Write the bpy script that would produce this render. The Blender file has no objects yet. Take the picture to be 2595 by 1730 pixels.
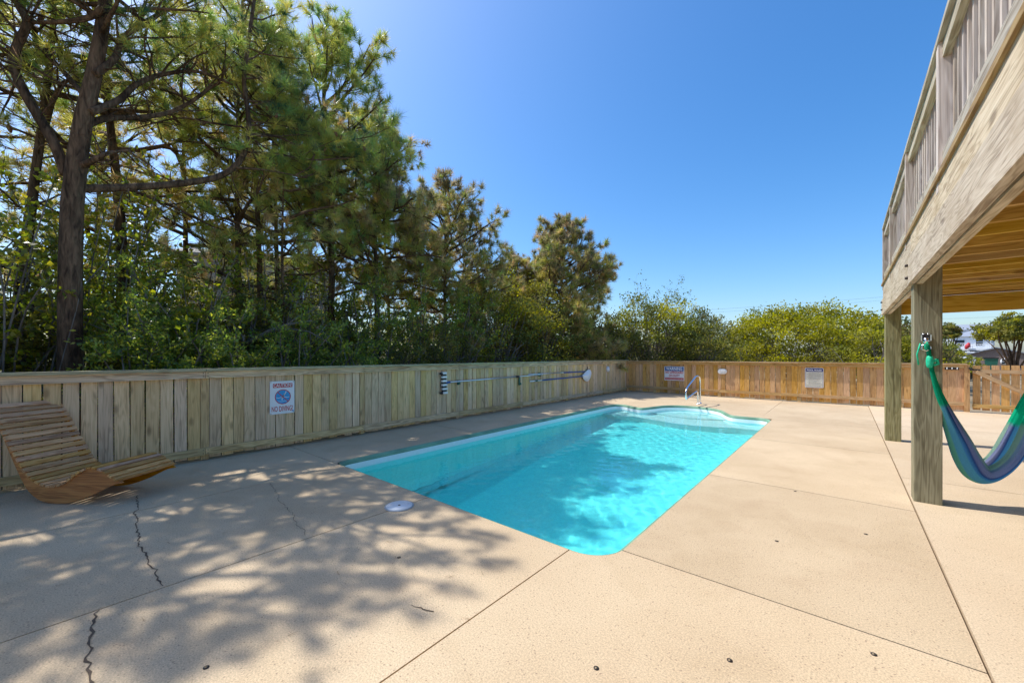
import bpy, bmesh, math, random
import numpy as np
from mathutils import Vector, Matrix, geometry

SC = bpy.context.scene
COL = SC.collection
R_ = math.radians

# ------------------------------------------------------------------ camera
CAM_H = 1.38
YAW = 0.70159                      # camera looks this far to the left of +Y (the pool's long axis)
cam_d = bpy.data.cameras.new('camera')
cam = bpy.data.objects.new('camera', cam_d); COL.objects.link(cam)
cam.location = (0, 0, CAM_H)
cam.rotation_euler = (R_(90), 0, YAW)
cam_d.sensor_width = 36.0
cam_d.lens = 36.0 * 1000 / 2595
cam_d.shift_y = 35.0 / 2595
cam_d.clip_start = 0.05
cam_d.clip_end = 2000
SC.camera = cam

# ------------------------------------------------------------------ world, sun
SUN_EL = R_(57.0)
SUN_DIR = Vector((-math.cos(R_(14)) * math.cos(SUN_EL), -math.sin(R_(14)) * math.cos(SUN_EL), math.sin(SUN_EL)))  # towards the sun
world = bpy.data.worlds.new('World'); SC.world = world; world.use_nodes = True
wn = world.node_tree.nodes; wl = world.node_tree.links
wn.clear()
sky = wn.new('ShaderNodeTexSky'); sky.sky_type = 'NISHITA'; sky.sun_disc = False
sky.sun_elevation = SUN_EL
sky.sun_rotation = math.atan2(SUN_DIR.x, SUN_DIR.y)
sky.altitude = 0; sky.air_density = 1.0; sky.dust_density = 1.55; sky.ozone_density = 4.5
bg = wn.new('ShaderNodeBackground'); bg.inputs['Strength'].default_value = 0.15
wo = wn.new('ShaderNodeOutputWorld')
sat = wn.new('ShaderNodeHueSaturation'); sat.inputs['Saturation'].default_value = 1.3
wl.new(sky.outputs[0], sat.inputs['Color']); wl.new(sat.outputs[0], bg.inputs[0]); wl.new(bg.outputs[0], wo.inputs[0])

sun_d = bpy.data.lights.new('sun', 'SUN'); sun_d.energy = 3.5; sun_d.angle = R_(0.5); sun_d.color = (1.0, 0.98, 0.935)
sun = bpy.data.objects.new('sun', sun_d); COL.objects.link(sun)
sun.rotation_euler = SUN_DIR.to_track_quat('Z', 'Y').to_euler()
sun.location = (0, 0, 30)
sun_d.cycles.is_caustics_light = True

SC.view_settings.view_transform = 'Standard'
SC.view_settings.look = 'None'
SC.view_settings.exposure = 0.58
SC.view_settings.gamma = 1.0
SC.view_settings.use_curve_mapping = False
SC.render.engine = 'CYCLES'
SC.cycles.max_bounces = 10
SC.cycles.transmission_bounces = 8
SC.cycles.transparent_max_bounces = 12
SC.cycles.sample_clamp_indirect = 6.0

# ------------------------------------------------------------------ helpers
FW = Vector((-math.sin(YAW), math.cos(YAW), 0)); RT = Vector((math.cos(YAW), math.sin(YAW), 0))
def at(px, py, dep):
    """world point seen at a pixel of the photograph, dep metres in front of the survey point"""
    return Vector((0, 0, CAM_H)) + dep * (FW + RT * ((px - 1297.5) / 1000) + Vector((0, 0, -(py - 900) / 1000)))

def link(name, me, mat=None, parent=None, loc=None, rot=None):
    o = bpy.data.objects.new(name, me); COL.objects.link(o)
    if mat is not None and me is not None and not me.materials: me.materials.append(mat)
    if parent is not None: o.parent = parent
    if loc is not None: o.location = loc
    if rot is not None: o.rotation_euler = rot
    return o
def tag(o, label=None, cat=None, group=None, kind=None):
    if label: o['label'] = label
    if cat: o['category'] = cat
    if group: o['group'] = group
    if kind: o['kind'] = kind
    return o
def thing(name, label, cat, loc=(0, 0, 0), rz=0.0, group=None):
    o = bpy.data.objects.new(name, None); COL.objects.link(o)
    o.location = loc; o.rotation_euler = (0, 0, rz); o.empty_display_size = 0.1
    return tag(o, label, cat, group)

class MB:
    """collects shapes into one mesh"""
    def __init__(s): s.v = []; s.f = []; s.smooth = []
    def add(s, vs, fs, sm=False):
        b = len(s.v); s.v.extend([tuple(p) for p in vs]); s.f.extend([tuple(i + b for i in f) for f in fs]); s.smooth.extend([sm] * len(fs))
        return s
    def box(s, lo, hi, M=None):
        x0, y0, z0 = lo; x1, y1, z1 = hi
        vs = [Vector(p) for p in ((x0,y0,z0),(x1,y0,z0),(x1,y1,z0),(x0,y1,z0),(x0,y0,z1),(x1,y0,z1),(x1,y1,z1),(x0,y1,z1))]
        if M is not None: vs = [M @ p for p in vs]
        return s.add(vs, [(3,2,1,0),(4,5,6,7),(0,1,5,4),(1,2,6,5),(2,3,7,6),(3,0,4,7)])
    def cbox(s, c, d, M=None):
        return s.box([c[i] - d[i] / 2 for i in range(3)], [c[i] + d[i] / 2 for i in range(3)], M)
    def tube(s, pts, rad, n=8, cap=True, sm=True):
        pts = [Vector(p) for p in pts]
        if not hasattr(rad, '__len__'): rad = [rad] * len(pts)
        vs = []; fs = []; ref = None
        for i, p in enumerate(pts):
            t = (pts[min(i + 1, len(pts) - 1)] - pts[max(i - 1, 0)]).normalized()
            if ref is None:
                ref = t.orthogonal().normalized()
            ref = (ref - t * ref.dot(t))
            if ref.length < 1e-6: ref = t.orthogonal()
            ref.normalize(); b = t.cross(ref)
            for k in range(n):
                a = 2 * math.pi * k / n
                vs.append(p + (ref * math.cos(a) + b * math.sin(a)) * rad[i])
        for i in range(len(pts) - 1):
            for k in range(n):
                fs.append((i * n + k, i * n + (k + 1) % n, (i + 1) * n + (k + 1) % n, (i + 1) * n + k))
        if cap:
            fs.append(tuple(range(n - 1, -1, -1))); fs.append(tuple((len(pts) - 1) * n + k for k in range(n)))
        return s.add(vs, fs, sm)
    def prism(s, poly, z0, z1):
        """vertical prism over a 2-D polygon (counter-clockwise), any shape"""
        n = len(poly)
        tri = geometry.tessellate_polygon([[Vector((p[0], p[1], 0)) for p in poly]])
        vs = [(p[0], p[1], z1) for p in poly] + [(p[0], p[1], z0) for p in poly]
        fs = []
        for t in tri:
            a, b, c = [Vector(poly[i]) for i in t]
            up = (b - a).cross(c - a) > 0
            t = tuple(t) if up else tuple(reversed(t))
            fs.append(t); fs.append(tuple(i + n for i in reversed(t)))
        for i in range(n):
            j = (i + 1) % n
            fs.append((i, i + n, j + n, j))
        return s.add(vs, fs)
    def mesh(s, name):
        me = bpy.data.meshes.new(name); me.from_pydata(s.v, [], s.f)
        if any(s.smooth): me.polygons.foreach_set('use_smooth', s.smooth)
        me.update(); return me
    def build(s, name, mat, parent=None, loc=None, rot=None):
        return link(name, s.mesh(name), mat, parent, loc, rot)

def bevel_obj(o, w, seg=2, ang=40):
    m = o.modifiers.new('bevel', 'BEVEL'); m.width = w; m.segments = seg; m.limit_method = 'ANGLE'; m.angle_limit = R_(ang)
    return o

# ------------------------------------------------------------------ materials
def new_mat(name):
    m = bpy.data.materials.new(name); m.use_nodes = True
    nt = m.node_tree; bs = nt.nodes['Principled BSDF']
    return m, nt, bs
def N(nt, t, **kw):
    n = nt.nodes.new(t)
    for k, v in kw.items():
        if k in n.inputs.keys() if hasattr(n.inputs, 'keys') else False: n.inputs[k].default_value = v
        else: setattr(n, k, v)
    return n
def plain(name, c, rough=0.5, metal=0.0, var=0.12, scale=6.0, spec=0.5, bump=0.0):
    m, nt, bs = new_mat(name)
    bs.inputs['Roughness'].default_value = rough; bs.inputs['Metallic'].default_value = metal
    bs.inputs['Specular IOR Level'].default_value = spec
    tc = nt.nodes.new('ShaderNodeTexCoord')
    nz = nt.nodes.new('ShaderNodeTexNoise'); nz.inputs['Scale'].default_value = scale; nz.inputs['Detail'].default_value = 6
    nt.links.new(tc.outputs['Object'], nz.inputs['Vector'])
    rp = nt.nodes.new('ShaderNodeValToRGB')
    rp.color_ramp.elements[0].position = 0.3; rp.color_ramp.elements[1].position = 0.7
    rp.color_ramp.elements[0].color = (*[max(0, x * (1 - var)) for x in c], 1)
    rp.color_ramp.elements[1].color = (*[min(1, x * (1 + var)) for x in c], 1)
    nt.links.new(nz.outputs['Fac'], rp.inputs['Fac']); nt.links.new(rp.outputs[0], bs.inputs['Base Color'])
    if bump:
        bp = nt.nodes.new('ShaderNodeBump'); bp.inputs['Strength'].default_value = bump; bp.inputs['Distance'].default_value = 0.01
        nt.links.new(nz.outputs['Fac'], bp.inputs['Height']); nt.links.new(bp.outputs[0], bs.inputs['Normal'])
    return m

def wood(name, pale, mid, dark, axis, rough=0.75, grain=1.0, tint=0.25, knots=0.5, stain=None, fig=0.10, checks=0.45):
    """plank with grain along one local axis; every object gets its own grain and tint"""
    m, nt, bs = new_mat(name); L = nt.links; nn = nt.nodes.new
    tc = nn('ShaderNodeTexCoord'); oi = nn('ShaderNodeObjectInfo')
    off = nn('ShaderNodeVectorMath'); off.operation = 'SCALE'
    comb = nn('ShaderNodeCombineXYZ')
    for k, f in enumerate((37.0, 71.0, 53.0)):
        mu = nn('ShaderNodeMath'); mu.operation = 'MULTIPLY'; mu.inputs[1].default_value = f
        L.new(oi.outputs['Random'], mu.inputs[0]); L.new(mu.outputs[0], comb.inputs[k])
    ad = nn('ShaderNodeVectorMath'); ad.operation = 'ADD'
    L.new(tc.outputs['Object'], ad.inputs[0]); L.new(comb.outputs[0], ad.inputs[1])
    def mapped(long_s, cross_s):
        mp = nn('ShaderNodeMapping'); sc = [cross_s] * 3; sc['xyz'.index(axis)] = long_s
        mp.inputs['Scale'].default_value = sc; L.new(ad.outputs[0], mp.inputs['Vector']); return mp
    # broad cathedral grain
    mp1 = mapped(0.9 * grain, 9.0 * grain)
    n1 = nn('ShaderNodeTexNoise'); n1.inputs['Scale'].default_value = 1.6; n1.inputs['Detail'].default_value = 2; n1.inputs['Distortion'].default_value = 0.6
    L.new(mp1.outputs[0], n1.inputs['Vector'])
    mm = nn('ShaderNodeMath'); mm.operation = 'MULTIPLY'; mm.inputs[1].default_value = 11.0; L.new(n1.outputs['Fac'], mm.inputs[0])
    si = nn('ShaderNodeMath'); si.operation = 'SINE'; mm2 = nn('ShaderNodeMath'); mm2.operation = 'MULTIPLY'; mm2.inputs[1].default_value = 3.4
    L.new(mm.outputs[0], mm2.inputs[0]); L.new(mm2.outputs[0], si.inputs[0])
    # fine fibres
    mp2 = mapped(2.5 * grain, 110.0 * grain)
    n2 = nn('ShaderNodeTexNoise'); n2.inputs['Scale'].default_value = 1.0; n2.inputs['Detail'].default_value = 4; L.new(mp2.outputs[0], n2.inputs['Vector'])
    # weather patches
    mp3 = mapped(1.2, 5.0)
    n3 = nn('ShaderNodeTexNoise'); n3.inputs['Scale'].default_value = 1.3; n3.inputs['Detail'].default_value = 5; L.new(mp3.outputs[0], n3.inputs['Vector'])
    mix = nn('ShaderNodeMath'); mix.operation = 'MULTIPLY_ADD'; mix.inputs[1].default_value = fig; L.new(si.outputs[0], mix.inputs[0])
    ad2 = nn('ShaderNodeMath'); ad2.operation = 'MULTIPLY_ADD'; ad2.inputs[1].default_value = 0.55; L.new(n2.outputs['Fac'], ad2.inputs[0])
    m3 = nn('ShaderNodeMath'); m3.operation = 'MULTIPLY'; m3.inputs[1].default_value = 0.45; L.new(n3.outputs['Fac'], m3.inputs[0])
    L.new(m3.outputs[0], ad2.inputs[2]); L.new(ad2.outputs[0], mix.inputs[2])
    rp = nn('ShaderNodeValToRGB'); cr = rp.color_ramp
    cr.elements[0].position = 0.28; cr.elements[0].color = (*dark, 1)
    cr.elements[1].position = 0.74; cr.elements[1].color = (*pale, 1)
    e = cr.elements.new(0.5); e.color = (*mid, 1)
    L.new(mix.outputs[0], rp.inputs['Fac'])
    col = rp.outputs[0]
    # drying checks: thin dark splits along the grain
    mpc = mapped(0.9, 48.0)
    nc = nn('ShaderNodeTexNoise'); nc.inputs['Scale'].default_value = 1.0; nc.inputs['Detail'].default_value = 3; nc.inputs['Roughness'].default_value = 0.65; L.new(mpc.outputs[0], nc.inputs['Vector'])
    rc = nn('ShaderNodeValToRGB'); rc.color_ramp.elements[0].position = 0.60; rc.color_ramp.elements[1].position = 0.69; L.new(nc.outputs['Fac'], rc.inputs['Fac'])
    fk = nn('ShaderNodeMath'); fk.operation = 'MULTIPLY'; fk.inputs[1].default_value = checks; L.new(rc.outputs[0], fk.inputs[0])
    mc = nn('ShaderNodeMix'); mc.data_type = 'RGBA'; L.new(fk.outputs[0], mc.inputs['Factor']); L.new(col, mc.inputs['A']); mc.inputs['B'].default_value = (dark[0] * 0.5, dark[1] * 0.5, dark[2] * 0.5, 1); col = mc.outputs['Result']
    if knots > 0:
        mpk = mapped(3.0, 7.5)
        vo = nn('ShaderNodeTexVoronoi'); vo.inputs['Scale'].default_value = 0.75; vo.inputs['Randomness'].default_value = 1.0
        L.new(mpk.outputs[0], vo.inputs['Vector'])
        rk = nn('ShaderNodeValToRGB'); rk.color_ramp.elements[0].position = 0.07; rk.color_ramp.elements[1].position = 0.17
        rk.color_ramp.elements[0].color = (1, 1, 1, 1); rk.color_ramp.elements[1].color = (0, 0, 0, 1)
        L.new(vo.outputs['Distance'], rk.inputs['Fac'])
        kf = nn('ShaderNodeMath'); kf.operation = 'MULTIPLY'; kf.inputs[1].default_value = knots; L.new(rk.outputs[0], kf.inputs[0])
        mk = nn('ShaderNodeMix'); mk.data_type = 'RGBA'; L.new(kf.outputs[0], mk.inputs['Factor']); L.new(col, mk.inputs['A'])
        mk.inputs['B'].default_value = (dark[0] * 0.35, dark[1] * 0.3, dark[2] * 0.3, 1); col = mk.outputs['Result']
    if stain is not None:
        n4 = nn('ShaderNodeTexNoise'); n4.inputs['Scale'].default_value = 1.7; n4.inputs['Detail'].default_value = 6
        L.new(ad.outputs[0], n4.inputs['Vector'])
        r4 = nn('ShaderNodeValToRGB'); r4.color_ramp.elements[0].position = 0.48; r4.color_ramp.elements[1].position = 0.68; L.new(n4.outputs['Fac'], r4.inputs['Fac'])
        f4 = nn('ShaderNodeMath'); f4.operation = 'MULTIPLY'; f4.inputs[1].default_value = 0.65; L.new(r4.outputs[0], f4.inputs[0])
        m4 = nn('ShaderNodeMix'); m4.data_type = 'RGBA'; L.new(f4.outputs[0], m4.inputs['Factor']); L.new(col, m4.inputs['A']); m4.inputs['B'].default_value = (*stain, 1)
        col = m4.outputs['Result']
    # per-piece tint
    hs = nn('ShaderNodeHueSaturation')
    mr = nn('ShaderNodeMapRange'); mr.inputs['To Min'].default_value = 1 - tint; mr.inputs['To Max'].default_value = 1 + tint
    L.new(oi.outputs['Random'], mr.inputs['Value']); L.new(mr.outputs[0], hs.inputs['Value'])
    fr = nn('ShaderNodeMath'); fr.operation = 'MULTIPLY'; fr.inputs[1].default_value = 17.3; L.new(oi.outputs['Random'], fr.inputs[0])
    fc = nn('ShaderNodeMath'); fc.operation = 'FRACT'; L.new(fr.outputs[0], fc.inputs[0])
    mr2 = nn('ShaderNodeMapRange'); mr2.inputs['To Min'].default_value = 0.492; mr2.inputs['To Max'].default_value = 0.505
    L.new(fc.outputs[0], mr2.inputs['Value']); L.new(mr2.outputs[0], hs.inputs['Hue'])
    mr3 = nn('ShaderNodeMapRange'); mr3.inputs['To Min'].default_value = 0.8; mr3.inputs['To Max'].default_value = 1.1
    L.new(fc.outputs[0], mr3.inputs['Value']); L.new(mr3.outputs[0], hs.inputs['Saturation'])
    L.new(col, hs.inputs['Color']); L.new(hs.outputs[0], bs.inputs['Base Color'])
    bs.inputs['Roughness'].default_value = rough; bs.inputs['Specular IOR Level'].default_value = 0.25
    bp = nn('ShaderNodeBump'); bp.inputs['Strength'].default_value = 0.35; bp.inputs['Distance'].default_value = 0.004
    L.new(mix.outputs[0], bp.inputs['Height']); L.new(bp.outputs[0], bs.inputs['Normal'])
    return m

# weathered, greyish-tan boards of the side fence; newer orange ones across the end
LF = dict(pale=(0.80, 0.58, 0.315), mid=(0.68, 0.465, 0.225), dark=(0.38, 0.235, 0.105))
FF = dict(pale=(0.72, 0.44, 0.17), mid=(0.60, 0.335, 0.11), dark=(0.36, 0.175, 0.05))
M_lf_z = wood('weathered_board', axis='z', tint=0.15, fig=0.07, **LF)
M_lf_y = wood('weathered_rail', axis='y', tint=0.15, pale=(0.72, 0.55, 0.32), mid=(0.58, 0.42, 0.225), dark=(0.30, 0.195, 0.10))
M_lf_cap = wood('weathered_cap', axis='y', tint=0.1, pale=(0.50, 0.45, 0.26), mid=(0.40, 0.35, 0.19), dark=(0.24, 0.2, 0.1), knots=0.2)
M_ff_z = wood('cedar_board', axis='z', tint=0.17, fig=0.07, **FF)
M_ff_x = wood('cedar_rail', axis='x', tint=0.12, pale=(0.66, 0.44, 0.2), mid=(0.55, 0.34, 0.13), dark=(0.32, 0.18, 0.06))
M_ff_cap = wood('cedar_cap', axis='x', tint=0.1, pale=(0.58, 0.40, 0.17), mid=(0.48, 0.31, 0.11), dark=(0.28, 0.16, 0.05), knots=0.2)
GR = dict(pale=(0.72, 0.60, 0.43), mid=(0.58, 0.46, 0.30), dark=(0.30, 0.21, 0.12))
M_deck_y = wood('grey_deck_beam', axis='y', tint=0.08, checks=0.75, grain=1.25, fig=0.09, stain=(0.44, 0.32, 0.17), **GR)
M_rail_y = wood('grey_rail', axis='y', tint=0.1, pale=(0.60, 0.54, 0.42), mid=(0.47, 0.40, 0.29), dark=(0.25, 0.19, 0.12), knots=0.3)
M_bal_z = wood('grey_baluster', axis='z', tint=0.18, pale=(0.70, 0.60, 0.50), mid=(0.55, 0.45, 0.36), dark=(0.30, 0.22, 0.17), knots=0.15)
M_post_z = wood('treated_post', axis='z', checks=0.7, tint=0.06, grain=1.1, pale=(0.36, 0.335, 0.19), mid=(0.26, 0.235, 0.12), dark=(0.13, 0.11, 0.05), knots=0.3, fig=0.09)
M_joist_x = wood('yellow_joist', axis='x', tint=0.1, grain=0.8, pale=(0.70, 0.46, 0.12), mid=(0.62, 0.38, 0.08), dark=(0.42, 0.22, 0.035), knots=0.6)
M_dboard_y = wood('deck_board', axis='y', tint=0.15, pale=(0.46, 0.32, 0.13), mid=(0.36, 0.23, 0.08), dark=(0.18, 0.1, 0.04))
M_slat_x = wood('teak_slat', axis='x', tint=0.22, grain=1.5, pale=(0.70, 0.42, 0.19), mid=(0.56, 0.29, 0.105), dark=(0.30, 0.14, 0.045), knots=0.0)
M_panel_y = wood('bent_panel', axis='x', tint=0.05, pale=(0.58, 0.24, 0.03), mid=(0.46, 0.165, 0.016), dark=(0.27, 0.085, 0.008), knots=0.1, rough=0.45)

def concrete(name, a, b, speck, spk_dark, stain):
    m, nt, bs = new_mat(name); L = nt.links; nn = nt.nodes.new
    ge = nn('ShaderNodeNewGeometry')
    n1 = nn('ShaderNodeTexNoise'); n1.inputs['Scale'].default_value = 0.55; n1.inputs['Detail'].default_value = 7; n1.inputs['Roughness'].default_value = 0.6
    n2 = nn('ShaderNodeTexNoise'); n2.inputs['Scale'].default_value = 120; n2.inputs['Detail'].default_value = 6; n2.inputs['Roughness'].default_value = 0.8
    vo = nn('ShaderNodeTexVoronoi'); vo.inputs['Scale'].default_value = 130
    vo2 = nn('ShaderNodeTexVoronoi'); vo2.inputs['Scale'].default_value = 80
    n5 = nn('ShaderNodeTexNoise'); n5.inputs['Scale'].default_value = 2.3; n5.inputs['Detail'].default_value = 5; n5.inputs['Distortion'].default_value = 0.5
    for x in (n1, n2, vo, vo2, n5): L.new(ge.outputs['Position'], x.inputs['Vector'])
    rp = nn('ShaderNodeValToRGB'); rp.color_ramp.elements[0].position = 0.33; rp.color_ramp.elements[1].position = 0.67
    rp.color_ramp.elements[0].color = (*a, 1); rp.color_ramp.elements[1].color = (*b, 1); L.new(n1.outputs['Fac'], rp.inputs['Fac'])
    r5 = nn('ShaderNodeValToRGB'); r5.color_ramp.elements[0].position = 0.55; r5.color_ramp.elements[1].position = 0.8; L.new(n5.outputs['Fac'], r5.inputs['Fac'])
    f5 = nn('ShaderNodeMath'); f5.operation = 'MULTIPLY'; f5.inputs[1].default_value = 0.45; L.new(r5.outputs[0], f5.inputs[0])
    m5 = nn('ShaderNodeMix'); m5.data_type = 'RGBA'; L.new(f5.outputs[0], m5.inputs['Factor']); L.new(rp.outputs[0], m5.inputs['A']); m5.inputs['B'].default_value = (*stain, 1)
    # pale and dark aggregate
    r2 = nn('ShaderNodeValToRGB'); r2.color_ramp.elements[0].position = 0.35; r2.color_ramp.elements[1].position = 0.65
    r2.color_ramp.elements[0].color = (0.52, 0.52, 0.54, 1); r2.color_ramp.elements[1].color = (1.38, 1.37, 1.33, 1); L.new(n2.outputs['Fac'], r2.inputs['Fac'])
    mx = nn('ShaderNodeMix'); mx.data_type = 'RGBA'; mx.blend_type = 'MULTIPLY'; mx.inputs['Factor'].default_value = speck
    L.new(m5.outputs['Result'], mx.inputs['A']); L.new(r2.outputs[0], mx.inputs['B'])
    sep = nn('ShaderNodeSeparateColor'); L.new(vo2.outputs['Color'], sep.inputs[0])
    lt = nn('ShaderNodeMath'); lt.operation = 'LESS_THAN'; lt.inputs[1].default_value = 0.09; L.new(sep.outputs[0], lt.inputs[0])
    ld = nn('ShaderNodeMath'); ld.operation = 'LESS_THAN'; ld.inputs[1].default_value = 0.32; L.new(vo2.outputs['Distance'], ld.inputs[0])
    ml = nn('ShaderNodeMath'); ml.operation = 'MULTIPLY'; L.new(lt.outputs[0], ml.inputs[0]); L.new(ld.outputs[0], ml.inputs[1])
    ml2 = nn('ShaderNodeMath'); ml2.operation = 'MULTIPLY'; ml2.inputs[1].default_value = 0.6; L.new(ml.outputs[0], ml2.inputs[0])
    mx2 = nn('ShaderNodeMix'); mx2.data_type = 'RGBA'; L.new(ml2.outputs[0], mx2.inputs['Factor']); L.new(mx.outputs['Result'], mx2.inputs['A']); mx2.inputs['B'].default_value = (*spk_dark, 1)
    oi = nn('ShaderNodeObjectInfo'); sl = nn('ShaderNodeMapRange'); sl.inputs['To Min'].default_value = 0.95; sl.inputs['To Max'].default_value = 1.08; L.new(oi.outputs['Random'], sl.inputs['Value'])
    # dried water marks: soft-edged islands, a little darker
    n6 = nn('ShaderNodeTexNoise'); n6.inputs['Scale'].default_value = 1.1; n6.inputs['Detail'].default_value = 4; n6.inputs['Distortion'].default_value = 1.2; L.new(ge.outputs['Position'], n6.inputs['Vector'])
    r6 = nn('ShaderNodeValToRGB'); r6.color_ramp.elements[0].position = 0.56; r6.color_ramp.elements[1].position = 0.60; r6.color_ramp.elements[0].color = (1, 1, 1, 1); r6.color_ramp.elements[1].color = (0.965, 0.96, 0.95, 1); L.new(n6.outputs['Fac'], r6.inputs['Fac'])
    h6 = nn('ShaderNodeHueSaturation'); L.new(sl.outputs[0], h6.inputs['Value']); m6 = nn('ShaderNodeMix'); m6.data_type = 'RGBA'; m6.blend_type = 'MULTIPLY'; m6.inputs['Factor'].default_value = 1.0
    L.new(mx2.outputs['Result'], m6.inputs['A']); L.new(r6.outputs[0], m6.inputs['B']); L.new(m6.outputs['Result'], h6.inputs['Color']); L.new(h6.outputs[0], bs.inputs['Base Color'])
    bs.inputs['Roughness'].default_value = 0.85; bs.inputs['Specular IOR Level'].default_value = 0.2
    bp = nn('ShaderNodeBump'); bp.inputs['Strength'].default_value = 0.5; bp.inputs['Distance'].default_value = 0.003
    L.new(n2.outputs['Fac'], bp.inputs['Height']); L.new(bp.outputs[0], bs.inputs['Normal'])
    return m
M_slab = concrete('tan_aggregate', (0.485, 0.36, 0.225), (0.60, 0.465, 0.305), 0.8, (0.18, 0.12, 0.08), (0.43, 0.30, 0.185))
M_slab2 = concrete('pale_aggregate', (0.53, 0.40, 0.26), (0.61, 0.48, 0.325), 0.7, (0.2, 0.14, 0.09), (0.46, 0.35, 0.24))
M_joint = plain('joint_dirt', (0.10, 0.07, 0.045), 0.95, var=0.4, scale=9)
M_cop = plain('green_coping', (0.15, 0.29, 0.19), 0.6, var=0.25, scale=3.5)
M_shell = plain('gelcoat', (0.27, 0.88, 0.89), 0.35, var=0.06, scale=26)
M_shellw = plain('white_gelcoat', (0.88, 0.90, 0.89), 0.3, var=0.03, scale=20)
M_white = plain('white_plastic', (0.78, 0.78, 0.76), 0.4, var=0.03)
M_grey = plain('grey_plastic', (0.42, 0.43, 0.44), 0.5, var=0.06)
M_black = plain('black_plastic', (0.02, 0.02, 0.022), 0.45, var=0.1)
M_steel = plain('stainless_steel', (0.78, 0.80, 0.84), 0.16, metal=1.0, var=0.04)
M_alu = plain('aluminium', (0.72, 0.74, 0.76), 0.32, metal=0.85, var=0.05)
M_blue = plain('blue_tube', (0.025, 0.085, 0.30), 0.35, var=0.1)
M_green = plain('green_plastic', (0.02, 0.14, 0.10), 0.4, var=0.1)
M_brass = plain('brass', (0.25, 0.19, 0.12), 0.45, metal=0.8, var=0.2)
M_rust = plain('dark_bolt', (0.06, 0.05, 0.045), 0.6, metal=0.6, var=0.3)
M_red = plain('sign_red', (0.52, 0.025, 0.035), 0.5, var=0.08)
M_pink = plain('faded_red', (0.60, 0.24, 0.24), 0.5, var=0.1)
M_sblue = plain('sign_blue', (0.01, 0.11, 0.36), 0.5, var=0.1)
M_lblue = plain('light_blue', (0.03, 0.33, 0.66), 0.5, var=0.05)
M_navy = plain('sign_navy', (0.035, 0.035, 0.18), 0.45, var=0.06)
M_ink = plain('grey_ink', (0.22, 0.21, 0.17), 0.6, var=0.2)
M_cream = plain('cream_panel', (0.68, 0.66, 0.56), 0.5, var=0.05)
M_signw = plain('sign_white', (0.78, 0.79, 0.80), 0.4, var=0.04)
M_tan = plain('tan_block', (0.55, 0.38, 0.17), 0.8, var=0.12)

def bark(name, a, b):
    m, nt, bs = new_mat(name); L = nt.links; nn = nt.nodes.new
    ge = nn('ShaderNodeNewGeometry'); mp = nn('ShaderNodeMapping'); mp.inputs['Scale'].default_value = (1, 1, 0.22); L.new(ge.outputs['Position'], mp.inputs['Vector'])
    vo = nn('ShaderNodeTexNoise'); vo.inputs['Scale'].default_value = 26; vo.inputs['Detail'].default_value = 5; vo.inputs['Distortion'].default_value = 0.8; L.new(mp.outputs[0], vo.inputs['Vector'])
    nz = nn('ShaderNodeTexNoise'); nz.inputs['Scale'].default_value = 5; nz.inputs['Detail'].default_value = 8; L.new(mp.outputs[0], nz.inputs['Vector'])
    ad = nn('ShaderNodeMath'); ad.operation = 'MULTIPLY'; L.new(vo.outputs['Fac'], ad.inputs[0]); L.new(nz.outputs['Fac'], ad.inputs[1])
    rp = nn('ShaderNodeValToRGB'); rp.color_ramp.elements[0].position = 0.14; rp.color_ramp.elements[1].position = 0.38
    rp.color_ramp.elements[0].color = (*a, 1); rp.color_ramp.elements[1].color = (*b, 1); L.new(ad.outputs[0], rp.inputs['Fac'])
    L.new(rp.outputs[0], bs.inputs['Base Color']); bs.inputs['Roughness'].default_value = 0.9; bs.inputs['Specular IOR Level'].default_value = 0.15
    bp = nn('ShaderNodeBump'); bp.inputs['Strength'].default_value = 0.9; bp.inputs['Distance'].default_value = 0.03; L.new(ad.outputs[0], bp.inputs['Height']); L.new(bp.outputs[0], bs.inputs['Normal'])
    return m
M_bark = bark('pine_bark', (0.035, 0.022, 0.014), (0.20, 0.125, 0.075))
M_bark2 = bark('grey_bark', (0.10, 0.085, 0.07), (0.30, 0.26, 0.22))

def foliage(name, trans=0.35, rough=0.5, spec=0.35):
    m, nt, bs = new_mat(name); L = nt.links; nn = nt.nodes.new
    at_ = nn('ShaderNodeAttribute'); at_.attribute_name = 'tint'
    L.new(at_.outputs['Color'], bs.inputs['Base Color']); bs.inputs['Roughness'].default_value = rough; bs.inputs['Specular IOR Level'].default_value = spec
    tr = nn('ShaderNodeBsdfTranslucent')
    hs = nn('ShaderNodeHueSaturation'); hs.inputs['Value'].default_value = 1.75; hs.inputs['Saturation'].default_value = 1.1
    L.new(at_.outputs['Color'], hs.inputs['Color']); L.new(hs.outputs[0], tr.inputs['Color'])
    mx = nn('ShaderNodeMixShader'); mx.inputs[0].default_value = trans
    L.new(bs.outputs[0], mx.inputs[1]); L.new(tr.outputs[0], mx.inputs[2])
    L.new(mx.outputs[0], nt.nodes['Material Output'].inputs['Surface'])
    return m
M_needle = foliage('pine_needles', 0.46, 0.36, 0.6)
M_leaf = foliage('broad_leaves', 0.5, 0.33, 0.6)
M_leaf2 = foliage('small_leaves', 0.4, 0.55, 0.3)

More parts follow.
